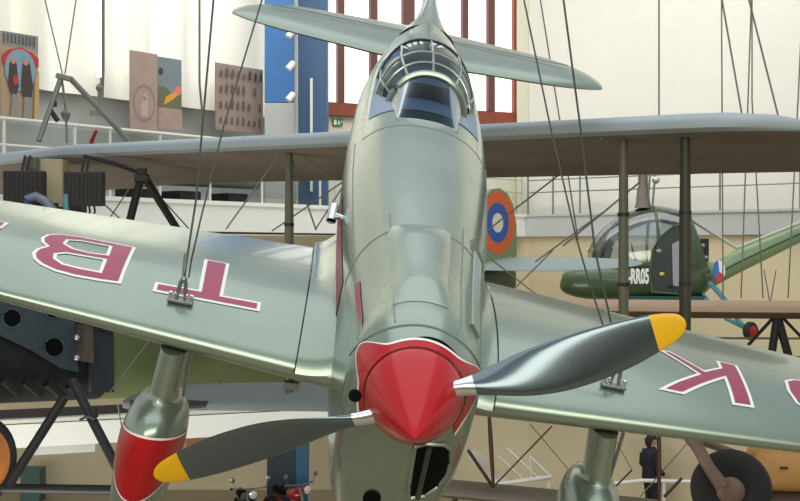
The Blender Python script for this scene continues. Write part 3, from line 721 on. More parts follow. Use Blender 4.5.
def bwing(name, s0, s1, h0, dh, drop, ch, mats, tk=.085, n=40, tip0=True, tip1=True):
    rings = []; b = MB(); N = 22
    for i in range(n + 1):
        s_ = s0 + (s1 - s0) * i / n; k = 1
        e = min(s_ - s0 if tip0 else 9, s1 - s_ if tip1 else 9)
        if e < .8: k = sqrt(max(1 - ((.8 - e) / .8) ** 2, .004))
        sc = .012 * abs(sin(s_ * pi / .42))            # fabric scallop between ribs
        up = []; lo = []
        for j in range(N + 1):
            x = (1 - cos(pi * j / N)) / 2; c, yt = foil(x); t = ch * (.5 + (x - .5) * k) - (sc if j == N else 0)
            hh = h0 + dh * abs(s_) - drop * x + ch * .018 * (1 - (2 * x - 1) ** 2)
            up.append(BL_(s_, t, hh + ch * yt * tk / .135 * k + .02)); lo.append(BL_(s_, t, hh - ch * yt * tk / .135 * k * .6 - .02))
        rings.append(up[::-1] + lo[1:-1])
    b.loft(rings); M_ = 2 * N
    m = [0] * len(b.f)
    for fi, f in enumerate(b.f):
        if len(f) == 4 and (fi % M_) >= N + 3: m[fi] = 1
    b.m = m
    return b.build(name, mats, bi)
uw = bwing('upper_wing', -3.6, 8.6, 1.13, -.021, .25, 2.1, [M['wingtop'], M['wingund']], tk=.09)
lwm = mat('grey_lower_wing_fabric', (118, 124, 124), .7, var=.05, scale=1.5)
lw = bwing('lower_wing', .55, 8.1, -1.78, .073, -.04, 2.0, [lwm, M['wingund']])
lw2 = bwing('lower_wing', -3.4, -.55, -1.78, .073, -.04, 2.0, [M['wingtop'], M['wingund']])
hU = lambda s_, t: 1.13 - .021 * abs(s_) - .25 * t / 2.1 + .02
hL = lambda s_, t: -1.72 + .073 * abs(s_)
M['strut2'] = mat('dark_olive_strut', (52, 52, 42), .5)
for s_, tk, ts in ((3.38, .15, (.25, 1.35)), (7.1, .125, (.25,)), (7.64, .15, (.25,))):
    for t in ts:
        so_ = MB().strut(BL_(s_, t, hL(s_, t)), BL_(s_, t, hU(s_, t)), .10, tk * .62, BB, taper=.75).build('interplane_strut', M['strut2' if s_ > 7.5 else 'strut'], bi)
        for q in (.42, .68):
            p_ = BL_(s_, t, hL(s_, t)).lerp(BL_(s_, t, hU(s_, t)), q); MB().lathe(p_, BZ, [(0, .05), (.03, .05)], 12).build('strut_binding', M['dark'], so_)
# cabane struts under the centre of the upper wing
ap = BP(142, 173, 13.85)
for q in (BP(127, 232, 13.9), BP(184, 240, 14.6)): MB().tube([ap, q], .045, 10).build('cabane_strut', M['blackm'], bi)
cb = MB(); cb.box(BP(142, 178, 13.8), (.16, .08, .08)); cb.box(BP(142, 172, 13.85), (.10, .08, .08)); cb.build('cabane_fitting', M['blackm'], bi, bevel=.01)
MB().tube([BP(84, 156, 14.0), BP(112, 163, 13.9), BP(140, 173, 13.85)], .022, 8).build('brace_tube', M['blackm'], bi)
# wires
W = [((282, 151), (226, 229), 12.6), ((295, 151), (331, 177), 12.7), ((344, 181), (272, 231), 13.4), ((291, 156), (316, 230), 12.6), ((345, 183), (315, 230), 13.4), ((135, 180), (105, 225), 14), ((104, 204), (128, 226), 14), ((150, 186), (190, 230), 14.2),
     ((560, 174), (488, 230), 12), ((602, 213), (535, 262), 12.5), ((640, 182), (563, 246), 11.2), ((677, 150), (655, 170), 10.8), ((613, 128), (600, 140), 10.1), ((491, 259), (557, 311), 14), ((553, 250), (510, 293), 14),
     ((150, 340), (110, 392), 13.2), ((233, 362), (220, 384), 13.6), ((118, 405), (124, 440), 13.6)]
for a, b, d in W: MB().tube([BP(*a, d), BP(*b, d + .05)], .0085, 5).build('bracing_wire', M['wire'], bi)
# fuselage with tail
def bf(t, q):
    w_, zc, hz = smooth_table([(-1.7, .40, -1.12, .50), (.4, .47, -1.1, .64), (2.5, .46, -1.14, .72), (4.5, .38, -1.14, .70), (7, .24, -.85, .42), (9.3, .06, -.5, .2)], t)
    return BL_(w_ * sup(cos(q), 2.6), t, zc + hz * sup(sin(q), 2.6))
b = MB(); b.loft([[bf(.4 + .3 * i, 2 * pi * k / 32) for k in range(32)] for i in range(31)]); b.build('fuselage', M['olive'], bi)
tl = MB(); rr = []
for i in range(11):
    s_ = 2.85 * sin(pi / 2 * i / 10); k = sqrt(max(1 - (max(0, s_ - 1.2) / 1.66) ** 2, .004)); c = 8.6
    rr.append([BL_(s_, c + .72 * k * cos(q), -.22 + .0 * s_ + .035 * sin(q) * k + .10 * k * cos(q)) for q in [2 * pi * j / 18 for j in range(18)]])
tl.loft(rr); tl.build('tailplane', mat('grey_green_tailplane', (128, 144, 142), .6, var=.04), bi)
def rud(y, z, o): return BL_(o, y, z)
op = [(8.2, -.55), (8.25, .2), (8.36, .62), (8.5, .88), (8.7, 1.03), (8.95, 1.06), (9.18, .98), (9.35, .8), (9.46, .45), (9.47, .0), (9.4, -.45), (9.0, -.6)]
b = MB(); b.loft([[rud(y, z, o) for y, z in op] for o in (-.03, .03)]); ru = b.build('rudder', mat('rudder_olive', (120, 134, 96), .6, var=.05), bi, smooth=False)
cR, zR = 8.88, .47
for r0, r1, nm, c in ((.34, .53, 'roundel_ring', (210, 92, 42)), (.165, .34, 'roundel_ring', (40, 84, 156)), (0, .165, 'roundel_centre', (214, 206, 190))):
    b = MB(); b.loft([[rud(cR + r * cos(2 * pi * k / 36), zR + r * sin(2 * pi * k / 36), .034) for k in range(36)] for r in (max(r0, .001), r1)], caps=(False, False)); b.build(nm, mat('roundel_' + str(c[0]), c, .6), ru, smooth=False, label='%s of the roundel' % {210: 'orange ring', 40: 'blue ring', 214: 'white centre'}[c[0]])
# nose: perforated engine cowl, exhaust box and dark engine
def tside(px, s_=.47): 
    k = (px - CX) / F; p = B0 + BU * s_; return (k * p.y - p.x) / (BB.x - k * BB.y)
def onside(px, py, s_=.47):
    t = tside(px, s_); D = (B0 + BU * s_ + BB * t).y; return BL_(s_, t, -(py - CY) / F * D)
b = MB(); b.loft([[bf(-1.6 + .2 * i, 2 * pi * k / 32) for k in range(32)] for i in range(11)]); b.build('engine', M['cowldk'], bi)
def plate(poly, m, name, th=.03, par=bi):
    b = MB(); f_ = [onside(*p) for p in poly]; g_ = [onside(*p, .47) - BU * th for p in poly]; b.loft([g_, f_]); return b.build(name, m, par, smooth=False)
pc = plate([(-30, 285), (60, 296), (73, 320), (77, 372), (60, 368), (30, 350), (0, 336), (-30, 325)], M['cowl'], 'cowl_panel')
pc.location = BU * .03
for x, y, r in ((10, 318, 9.5), (51, 309, 9.5), (52, 347, 10), (-22, 305, 9)):
    ring = [onside(x + r * cos(2 * pi * k / 22), y + r * 1.0 * sin(2 * pi * k / 22)) + BU * .006 for k in range(22)]
    h_ = MB().add(ring, [tuple(range(22))]).build('cowl_hole', M['black'], pc, smooth=False)
    MB().tube(ring + [ring[0]], .013, 6).build('hole_rim', M['cowl'], pc)
rad = plate([(75, 324), (84, 327), (85, 362), (75, 360)], mat('brown_side_radiator', (78, 70, 62), .6, var=.15, scale=12), 'oil_radiator', .2); rad.location = BU * .16
plate([(88, 330), (110, 336), (111, 392), (88, 392)], mat('navy_side_panel', (34, 39, 48), .6, var=.15, scale=6), 'side_panel', .05).location = BU * .06
for x, y in ((70, 337), (70, 357)):
    c = onside(x, y) + BU * .12; MB().ball(c, (.035, .035, .035), 8).build('spark_plug', mat('plug_chrome', (190, 190, 186), .3, .8), bi)
for k in range(5):
    c = onside(-14 + 22 * k, 376 + 2 * k) + BU * .04; MB().tube([c + BB * -.1, c + BB * .1 + BZ * -.16], .05, 8).build('exhaust_stub', mat('burnt_metal', (34, 32, 31), .6, .5), bi)
# radiators, tank and pipes under the centre section
def rbox(px0, px1, y0, y1, d, m, name, th=.12):
    a_, b_ = BP(px0, y0, d), BP(px1, y1, d); c = (a_ + b_) / 2; o = MB().box(c, (abs(b_.x - a_.x), th, abs(a_.z - b_.z))).build(name, m, bi, smooth=False, bevel=.012); return o, c, abs(b_.x - a_.x), abs(a_.z - b_.z)
for x0, x1, y0, y1, d in ((5, 45, 171, 203, 13.7), (65.5, 104, 172, 206, 13.5)):
    o, c, w_, h_ = rbox(x0, x1, y0, y1, d, M['radi'], 'radiator', .16)
    b = MB()
    for k in range(9): b.box(c + V((-w_ / 2 + w_ * (k + .5) / 9, -.084, 0)), (w_ / 30, .012, h_ * .86))
    b.build('radiator_core', M['dark'], o)
    for k in (.42, .55): MB().tube([c + V((w_ * (k - .5), 0, h_ / 2)), c + V((w_ * (k - .45), .05, h_ / 2 + .17))], .014, 6).build('radiator_hanger', M['blackm'], o)
rbox(44, 66, 160, 207, 14.3, M['tan'], 'header_tank', .3)
rbox(26, 38, 157, 170, 13.9, M['strut'], 'filler_box', .15)
rbox(5, 84, 202, 215, 14.5, M['radi'], 'engine_cover', .3)
MB().tube([BP(22, 222, 13.6), BP(22, 208, 13.6), BP(27, 199, 13.6), BP(36, 196, 13.6), BP(45, 201, 13.6), BP(56, 213, 13.6), BP(60, 222, 13.6)], .05, 10).build('coolant_pipe', mat('blue_grey_pipe', (110, 122, 140), .4, .3), bi, label='blue grey arched pipe')
MB().tube([BP(22.5, 222, 13.55), BP(23, 210, 13.55), BP(27, 202, 13.55)], .055, 10).build('hose_sleeve', mat('blue_hose', (70, 108, 170), .5), bi)
MB().tube([BP(65.5, 194, 13.4), BP(66, 205, 13.4), BP(67, 222, 13.4)], .032, 8).build('standpipe', M['teal'], bi)
for k, (x, y) in enumerate(((83, 219), (88, 220))): MB().tube([BP(x + 6, 205, 13.45), BP(x + 7, 212, 13.45), BP(x + 4, 217, 13.45), BP(x - 3, 222, 13.45)], .012, 6).build('rubber_hose', M['dark'], bi)
for x in (8, 42, 57): MB().tube([BP(x - 2, 203, 13.8), BP(x, 222, 13.8)], .035, 8).build('engine_bearer', M['blackm'], bi)
# undercarriage
for a, b_, r in (((64, 398), (8, 486), .05), ((72, 380), (117, 468), .052), ((-4, 488), (118, 490), .05), ((-40, 400), (-22, 470), .05)):
    MB().tube([BP(*a, 13.2), BP(*b_, 12.9)], r, 10).build('undercarriage_leg', M['blackm'], bi)
b = MB(); b.tube([BP(80, 420, 13.0), BP(88, 416, 13.0), BP(95, 419, 13.0)], .018, 6); b.tube([BP(96, 408, 13.0), BP(97, 417, 13.0)], .018, 6); b.build('brake_lever', M['blackm'], bi)
wc = BP(-26, 462, 13.0); b = MB(); b.lathe(wc, BU, [(-.07, .38), (-.08, .44), (-.04, .49), (.04, .49), (.08, .44), (.07, .38)], 36); wh = b.build('wheel', M['tyre'], bi)
MB().lathe(wc, BU, [(-.08, .05), (-.07, .39), (.07, .39), (.11, .12), (.13, .06), (.13, .001)], 36).build('wheel_disc', M['orange'], wh, label='orange fabric wheel disc')
MB().tube([BP(131, 404.5, 12.9), BP(170, 404.5, 12.9), BP(211, 404, 12.9)], [.05, .055, .03], 12).build('underwing_bar', M['blackm'], bi)  # dark tapered bar below the lower wing
# lifting tripod over the centre section with its hanging cables
tri = empty('lifting_tripod', at(64, 150, 14.0), 'grey steel lifting tripod with a top bar, above the biplane at far left', 'hoist')
TP = lambda px, py, d=14.0: at(px, py, d) - tri.location
MB().bar(TP(56.5, 75.5), TP(72, 79.5), .08, .06).build('top_bar', M['wire'], tri, bevel=.01)
for q, d in (((38.5, 141), 13.8), ((128, 140), 14.2)): MB().tube([TP(61 if q[0] < 60 else 70, 78), TP(*q, d)], .032, 8).build('tripod_leg', M['wire'], tri)
MB().tube([TP(62, 80), TP(64, 95), TP(66, 112), TP(67, 143)], .014, 6).build('centre_rod', M['wire'], tri)
MB().lathe(TP(66, 113), (0, 0, 1), [(-.09, .02), (-.06, .04), (0, .06), (.03, .03)], 10).build('rod_weight', M['steel'], tri)
b = MB(); b.tube([TP(49, 108), TP(58, 121)], .03, 6); b.box(TP(53.5, 104), (.07, .06, .06)); b.build('side_clip', M['blackm'], tri)
cable([at(62.5, 74, 14), at(45, 0, 14), at(20, -105, 14)], .008, 'left cable rising from the steel lifting tripod', m='wire')
cable([at(65, 74, 14), at(76, 0, 14), at(90, -100, 14)], .008, 'right cable rising from the steel lifting tripod', m='wire')
def wing_top_at(px, s_guess, t=.6):
    k = (px - CX) / F; p = B0 + BB * t; s_ = (k * p.y - p.x) / (BU.x - k * BU.y); q = p + BU * s_; return V((q.x, q.y, CZ + hU(s_, t) + .11))
for (x0, x1, txt) in ((659, 659, 'single thin vertical cable over the right half of the biplane wing'), (743, 722, 'thin cable slanting left above the right biplane wing, inner of two'), (779, 749, 'thin cable slanting left above the right biplane wing, outermost')):
    p = wing_top_at(x0, 5); q = at(x1, 0, p.y); cable([p, q, q + (q - p) * .9], .0075, txt, m='wire')
cable([at(578, 240, 13), at(560, 122, 13), at(542, 10, 13), at(525, -90, 13)], .008, 'faint thin cable between the two thick cables right of the fuselage', m='wire')
b = MB(); b.tube([at(98.8, 84, 19.5), at(99, 108, 19.5)], .02, 6); b.ball(at(98.8, 88, 19.5), .05, 6); b.box(at(97, 113, 19.5), (.22, .05, .09)); tag(b.build('hanging_hook', M['wire']), 'small grey hook and block below the glowing curtain slit', 'hook')

# ================================================================== helicopter
HD = 23.0; hl = empty('helicopter', at(645, 300, HD), 'small green helicopter with a glass bubble nose, marked RR05', 'helicopter')
hz = HD / F
def HP(px, py, dy=0): return at(px - 3, py, HD + dy) - hl.location
gm = mat('helicopter_green', (64, 86, 54), .4, .2, var=.06, scale=2, coat=.3)
hs = [(563, .03, 284, 288), (566, .2, 274, 292), (575, .36, 268, 296), (590, .48, 264, 299), (620, .56, 262, 300), (655, .58, 262, 300), (680, .56, 262, 300), (700, .46, 262, 297), (708, .34, 264, 292), (712, .2, 268, 286)]
b = MB(); b.loft([[HP(px, (a + c) / 2, 0) + V((0, w_ * sup(cos(q), 2.6), (c - a) / 2 * hz * sup(sin(q), 2.4))) for q in [2 * pi * k / 28 for k in range(28)]] for px, w_, a, c in [(563 + 3.1 * i, *smooth_table(hs, 563 + 3.1 * i)) for i in range(49)]])
hull = b.build('hull', gm, hl)
b = MB(); b.loft([[HP(px, 292 + 0, 0) + V((0, w_ * 1.0 * cos(q), -3.2 * hz + 5.6 * hz * sin(q))) for q in [pi + pi * k / 14 for k in range(15)]] for px, w_ in ((618, .40), (640, .575), (668, .60), (690, .55), (703, .40))]); b.build('belly_strip', mat('teal_belly', (58, 110, 112), .5), hl)
# rear cabin bulkhead with the engine bay behind
rs = [(682, .50, 219), (688, .50, 214), (694, .46, 222), (700, .40, 236), (706, .32, 256)]
b = MB(); b.loft([[HP(px, 275, 0) + V((0, w_ * sup(cos(q), 3), (275 - yt) * hz * max(sup(sin(q), 3), -.25))) for q in [2 * pi * k / 24 for k in range(24)]] for px, w_, yt in rs]); b.build('cabin_rear', gm, hl)
# bubble
def bub(u, q):        # u 0 nose .. 1 rear
    px = 589 + 101 * u; top = 262 - 56 * (1 - (1 - min(1, u * 1.25)) ** 2.3) ** .62 + (6 * max(0, u - .7) / .3) ; w_ = .56 * (1 - (1 - min(1, u * 1.5)) ** 2.2) ** .5 if u < .667 else .56 - .04 * (u - .667)
    return HP(px, 263, 0) + V((0, w_ * sup(cos(q), 2.1), (263 - top) * hz * sup(sin(q), 2.1)))
b = MB(); b.loft([[bub(i / 24, pi * k / 24) for k in range(25)] for i in range(25)], closed=False); bb = b.build('bubble_canopy', glass_mat('bubble_glass', (222, 232, 232), .5, .08, (.95, .97, .97)), hl)
for u in (.66, 1.0): MB().tube([bub(u, pi * k / 24) for k in range(25)], .03, 8).build('bubble_frame', gm, bb)
MB().tube([bub(.02 + .98 * i / 24, pi / 2) for i in range(25)], .016, 6).build('bubble_frame', M['steel'], bb)
MB().tube([bub(.02 + .98 * i / 24, 0) for i in range(25)], .02, 6).tube([bub(.02 + .98 * i / 24, pi) for i in range(25)], .02, 6).build('bubble_sill', gm, bb)
b = MB(); b.loft([[HP(x, y, d) for x, y in ((668, 280), (657, 279), (656, 262), (672, 240), (680, 238), (676, 262))] for d in (-.36, -.02)]); b.build('pilot_seat', M['dark'], hl, bevel=.02)
b = MB(); b.loft([[HP(x, y, d) for x, y in ((668, 280), (657, 279), (656, 262), (672, 240), (680, 238), (676, 262))] for d in (.06, .4)]); b.build('passenger_seat', M['dark'], hl, bevel=.02)
b = MB(); b.loft([[HP(x, y, d) for x, y in ((600, 264), (612, 264), (616, 248), (610, 244), (604, 250))] for d in (-.2, .2)]); b.build('instrument_console', M['dark'], hl, bevel=.01)
MB().tube([HP(640, 266, -.18), HP(634, 244, -.18)], .018, 6).build('control_stick', M['dark'], hl)
fy = lambda px: -smooth_table(hs, px)[0] - .012
# door opening on the near side
dr_ = [(655, 292), (653, 272), (656, 250), (664, 236), (676, 226), (685, 224), (687, 240), (686, 276), (682, 294)]
b = MB(); b.loft([[HP(x, y, -.60) for x, y in dr_], [HP(x, y, -.585) for x, y in dr_]]); dro = b.build('door', mat('door_dark_glass', (52, 60, 60), .25, .1), hl, smooth=False)
MB().tube([HP(x, y, -.605) for x, y in dr_ + dr_[:1]], .02, 6).build('door_frame', gm, dro)
b = MB(); b.loft([[HP(x, y, -.615) for x, y in ((675, 244), (683, 240), (684, 286), (676, 286))], [HP(x, y, -.603) for x, y in ((675, 244), (683, 240), (684, 286), (676, 286))]]); b.build('door_panel', mat('pale_door_panel', (150, 156, 156), .5), dro, smooth=False)
for x, y, c in ((665, 274, (196, 184, 90)), (674, 286, (20, 26, 40)), (662, 251, (150, 156, 158))): MB().ball(HP(x, y, -.62), (.05, .03, .035), 6).build('door_latch', mat('latch_%d' % c[0], c, .5), dro)
# writing
fc = bpy.data.curves.new('registration', 'FONT'); fc.body = '-RR05'; fc.size = .30; fc.extrude = .004; fc.align_x = 'CENTER'; fc.offset = .012
fo = bpy.data.objects.new('registration_text', fc); C.objects.link(fo); bpy.context.view_layer.update()
me = bpy.data.meshes.new_from_object(fo.evaluated_get(bpy.context.evaluated_depsgraph_get())); bpy.data.objects.remove(fo)
ft = bpy.data.objects.new('registration_text', me); C.objects.link(ft); me.materials.clear(); me.materials.append(M['white']); ft.parent = hl; ft.location = HP(641.5, 283, -.63); ft.rotation_euler = (pi / 2, 0, radians(2)); ft.scale = (.5, 1.2, 1); ft['label'] = 'white letters and digits RR05 on the hull'
# mast, rotor hub, engine
b = MB(); b.lathe(HP(646, 208, 0), (0, 0, 1), [(0, .16), (.1, .13), (.35, .11), (.40, .09), (.60, .09), (.62, .04), (.75, .04)], 16); b.build('rotor_mast', mat('mast_grey', (120, 112, 98), .5, .3), hl)
b = MB(); b.box(HP(646, 166, 0), (.5, .14, .08)); b.build('rotor_hub', M['steel'], hl, bevel=.01)
for dx in (4, 9): MB().tube([HP(646 + dx, 212, -.1), HP(649 + dx, 175, -.1)], .02, 6).build('control_rod', M['steel'], hl)
MB().ball(HP(659, 180, -.1), .07, 8).build('swash_bearing', mat('bearing_bright', (206, 200, 180), .3, .7), hl)
b = MB(); b.box(HP(704, 250, 0), (.2, .4, .42)); en = b.build('engine', M['dark'], hl, bevel=.02)
for k, (x, y) in enumerate(((700, 242), (706, 246), (703, 254), (709, 258), (702, 262))): MB().ball(HP(x, y, -.24), .05, 6).build('cylinder_head', M['steel'], en)
# boom
b = MB(); bs = [(700, 258, 294), (716, 263, 287), (740, 249, 274), (770, 236, 259), (800, 224, 244), (860, 202, 212)]
b.loft([[HP(px, (a + c) / 2, 0) + V((0, (c - a) / 2 * hz * .8 * cos(q), (c - a) / 2 * hz * sin(q))) for q in [2 * pi * k / 18 for k in range(18)]] for px, a, c in bs]); bo = b.build('tail_boom', mat('pale_boom_green', (136, 158, 122), .45, .2, var=.05, scale=2), hl)
MB().tube([HP(px, a + (c - a) * .55, -(c - a) / 2 * hz * .8) for px, a, c in bs[1:]], .02, 6).build('boom_stringer', gm, bo)
MB().tube([HP(690, 217, -.1), HP(740, 248, -.2), HP(800, 224, -.2), HP(830, 212, -.2)], .035, 8).build('boom_brace', mat('pale_tube', (176, 182, 164), .5), hl)
# tricolour disc, landing gear
c0 = HP(722, 271, -.55)
for a0, a1, c, nm in ((100, 230, (60, 110, 196), 'blue'), (230, 330, (214, 52, 46), 'red'), (-30, 100, (238, 238, 236), 'white')):
    b = MB(); pts = [(0, 0)] + [(cos(radians(a0 + (a1 - a0) * k / 12)), sin(radians(a0 + (a1 - a0) * k / 12))) for k in range(13)]
    b.loft([[c0 + V((.105 * x, o, .19 * z)) for x, z in pts] for o in (-.02, .02)]); b.build('tricolour_disc', mat('disc_' + nm, c, .5), hl, smooth=False, label=nm + ' sector of the tricolour disc')
MB().tube([HP(708, 276, -.4), HP(722, 272, -.54)], .02, 6).build('disc_arm', M['steel'], hl)
MB().tube([HP(712, 282, -.45), HP(722, 293, -.5), HP(733, 306, -.55), HP(742, 322, -.56), HP(752, 331, -.56)], .045, 8).tube([HP(728, 318, -.5), HP(752, 330, -.56)], .035, 8).build('wheel_strut', M['teal'], hl)
MB().tube([HP(703, 290, -.3), HP(712, 302, -.4)], .03, 6).build('wheel_strut', M['teal'], hl)
ax = V((.55, -.83, 0)); wc = HP(753.5, 331, -.6); b = MB(); b.lathe(wc, ax, [(-.06, .09), (-.07, .13), (-.03, .165), (.03, .165), (.07, .13), (.06, .09)], 24); hw = b.build('wheel', M['tyre'], hl)
b = MB(); b.lathe(wc, ax, [(-.05, .02), (-.05, .10), (.06, .105), (.075, .04), (.075, .001)], 20); b.build('wheel_hub', M['red'], hw)

# ================================================================== brown parasol monoplane at right
PD = 16.0; pz = PD / F; pm_ = empty('parasol_monoplane', at(775, 310, PD), 'brown parasol-wing monoplane at right, mostly hidden by the front aircraft', 'airplane')
def PP(px, py, dy=0): 
    q = at(px, py, PD + dy); return q - pm_.location
b = MB(); rings = []
for i in range(25):
    px = 528 + 16 * i; k = sqrt(max(1 - max(0, (600 - px) / 73) ** 2, .003)); c = 1.9; r = []
    for j in range(28):
        q = 2 * pi * j / 28; x = (1 - cos(q)) / 2; yt = .165 * (sin(q)) * (1.15 - x) * k
        r.append(PP(px, 312 + 2.5 * (px - 528) / 300, 0) + V((0, c * (.35 + (x - .35) * k), yt * (1 if sin(q) > 0 else .8) + .02)))
    rings.append(r)
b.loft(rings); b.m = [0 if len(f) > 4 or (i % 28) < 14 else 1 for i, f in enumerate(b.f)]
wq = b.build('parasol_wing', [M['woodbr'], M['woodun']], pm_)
for a, b_, r in (((777, 318), (769, 372), .055), ((778, 318), (794, 376), .055), ((773, 318), (742, 352), .022), ((783, 318), (806, 342), .022)):
    MB().tube([PP(*a, .3), PP(*b_, .4)], r, 8).build('cabane_strut', M['blackm'], pm_)
MB().bar(PP(769, 357, .35), PP(806, 357, .35), .02, .02).build('cabane_bar', M['blackm'], pm_)
for x in (764, 776): MB().tube([PP(x, 270, .5), PP(770, 304, .5)], .008, 5).build('bracing_wire', M['wire'], pm_)
MB().bar(PP(690, 338, 1.5), PP(800, 338.5, 1.5), .03, .03).build('aileron_cable', M['wire'], pm_)
ym = mat('ochre_fuselage_fabric', (186, 140, 78), .55, var=.12, scale=2.5)
b = MB(); b.loft([[PP(px, (a + c) / 2, .6) + V((0, .42 * sup(cos(q), 3) * kk, (c - a) / 2 * pz * sup(sin(q), 3))) for q in [2 * pi * k / 24 for k in range(24)]] for px, a, c, kk in ((748, 452, 476, .4), (754, 444, 488, .8), (765, 441, 490, 1), (800, 441, 492, 1), (860, 446, 492, .9), (960, 456, 486, .5))])
b.build('fuselage', ym, pm_)
b = MB(); b.loft([[PP(px, (a + c) / 2, .55) + V((0, .40 * cos(q), (c - a) / 2 * pz * sin(q))) for q in [2 * pi * k / 20 for k in range(20)]] for px, a, c in ((752, 488, 505), (770, 486, 512), (860, 486, 512))]); b.build('under_cowl', mat('dark_brown_cowl', (72, 50, 40), .6, var=.1), pm_)
MB().box(PP(784, 468, .16), (.10, .02, .03)).build('louvre', M['dkwood'], pm_)
wx = V((-.28, -.96, 0)).normalized(); wc = PP(731, 489, -.55)
b = MB(); b.lathe(wc, wx, [(-.10, .26), (-.13, .38), (-.09, .465), (0, .49), (.09, .465), (.13, .38), (.10, .26)], 40); pw = b.build('wheel', M['tyre'], pm_)
b = MB(); b.lathe(wc, wx, [(-.08, .05), (-.08, .27), (.07, .28), (.06, .22), (.05, .001)], 32); b.build('wheel_disc', mat('dark_wheel_disc', (36, 34, 34), .7), pw)
hb = mat('brown_leg_paint', (110, 86, 74), .5, var=.1, scale=5)
b = MB(); b.lathe(wc, wx, [(.05, .17), (.14, .17), (.17, .14), (.19, .07), (.19, .001)], 24); b.build('wheel_hub', hb, pw)
MB().tube([PP(686, 432, -.3), PP(697, 446, -.62), PP(708, 466, -.74), PP(722, 486, -.76)], [.085, .08, .075, .09], 12).build('undercarriage_leg', hb, pm_)
MB().tube([PP(686, 436, -.3), PP(760, 462, .6)], .05, 8).build('axle_stay', hb, pm_)
for (a, b_, txt) in (((723, 303), (722, 100), 'thin cable holding the brown wing, first from the left'), ((741, 303), (748, 100), 'thin cable holding the brown wing, slightly bent right, second from the left'), ((763, 303), (752, 100), 'thin cable holding the brown wing, leaning left, third from the left'), ((788, 303), (798, 100), 'thin cable holding the brown wing, outermost at right')):
    PX = .9 if a[0] == 763 else .5
    cable([at(a[0], 298, PD + PX), at(*b_, PD + PX), at(b_[0] + (a[0] != 763 and (b_[0] - a[0]) * .9), -90, PD + PX)], .010, txt, m='wire')

# ================================================================== biplane standing on the hall floor (grey lower wing, brown struts)
GD = 23.0; gz = GD / F; gp_ = empty('floor_biplane', V((at(560, 0, GD).x, GD, 0)), 'grey-winged old aircraft with brown wooden struts standing low on the hall floor', 'airplane')
def GP(px, py, dy=0): return at(px, py, GD + dy) - gp_.location
gw = mat('dusty_grey_wing', (112, 103, 94), .7, var=.06, scale=1.5)
def gwing(name, x0, x1, y0, y1, c):
    b = MB(); rings = []
    for i in range(21):
        px = x0 + (x1 - x0) * i / 20; e = min(i, 20 - i) / 20; k = sqrt(max(1 - max(0, (.06 - e) / .06) ** 2, .01)); r = []
        for j in range(24):
            q = 2 * pi * j / 24; x = (1 - cos(q)) / 2; r.append(GP(px, y0 + (y1 - y0) * i / 20, 0) + V((0, c * (.4 + (x - .4) * k), .11 * sin(q) * (1.2 - x) * k)))
        rings.append(r)
    b.loft(rings); return b.build(name, gw, gp_)
gwing('lower_wing', 380, 690, 489, 519, 1.7)
gwing('upper_wing', 430, 690, 392, 410, 1.5)
for x0, y0, x1, y1 in ((488.5, 404, 493.5, 488), (659, 410, 659, 508), (470, 404, 470, 488), (560, 406, 560, 494)):
    if x0 in (470, 560): continue
    MB().strut(GP(x0, y0, .25), GP(x1, y1, .25), .14, .085, V((0, 1, 0)), taper=.6).build('interplane_strut', M['dkwood'], gp_)
for a, b_, r in (((468, 450), (493, 487), .035), ((493, 487), (552, 426), .016), ((573, 475), (530, 424), .012), ((640, 497), (690, 440), .012), ((616, 441), (632, 470), .01), ((632, 470), (612, 490), .018), ((664, 497), (682, 478), .03)):
    MB().tube([GP(*a, .3), GP(*b_, .3)], r, 6).build('bracing_wire', M['dkwood'] if r > .013 else M['wire'], gp_)
for x in (455, 600): MB().tube([GP(x, 496, .6), V((GP(x, 0).x, .6, .3))], .05, 8).build('undercarriage_leg', M['dkwood'], gp_)
for x in (455, 600):
    b = MB(); b.lathe(V((GP(x, 0).x, .6, .36)), (1, 0, 0), [(-.05, .28), (-.06, .33), (0, .36), (.06, .33), (.05, .28)], 24); ww_ = b.build('wheel', M['tyre'], gp_)
    MB().lathe(V((GP(x, 0).x, .6, .36)), (1, 0, 0), [(-.05, .02), (-.04, .29), (.04, .29), (.08, .05), (.08, .001)], 20).build('wheel_disc', gw, ww_)
# white tubular stand behind it
tsd = empty('tubular_stand', V((at(520, 0, 25.4).x, 25.4, 0)), 'white tubular frame with slanting bars behind the brown wooden strut', 'stand')
TS = lambda px, py, dy=0: at(px, py, 25.4 + dy) - tsd.location
for a, b_, r in (((494, 485), (551, 477), .045), ((551, 477), (530, 457), .03), ((530, 457), (531, 480), .022), ((498, 456), (525, 481), .022), ((507, 448), (538, 478), .022)):
    MB().tube([TS(*a), TS(*b_)], r, 8).build('frame_tube', M['white'], tsd)
b = MB(); b.loft([[TS(x, y, o) for x, y in ((466, 455), (474, 448), (512, 484), (492, 486))] for o in (.06, .1)]); b.build('fabric_panel', mat('pale_panel', (206, 204, 192), .7, var=.05), tsd, smooth=False)
for x in (496, 549): MB().tube([TS(x, 480), V((TS(x, 0).x, 0, 0))], .03, 8).build('frame_leg', M['white'], tsd)
rl = empty('barrier_rail', V((at(640, 0, 26.2).x, 26.2, 0)), 'white barrier rail beside the standing visitor', 'railing')
RLp = lambda px, py: at(px, py, 26.2) - rl.location
MB().tube([RLp(608, 484), RLp(635, 481.5), RLp(642, 480.5), RLp(700, 482)], .04, 8).build('rail', M['white'], rl)
for x in (612, 664, 698): MB().tube([RLp(x, 482.5), V((RLp(x, 0).x, 0, 0))], .03, 8).build('post', M['white'], rl)

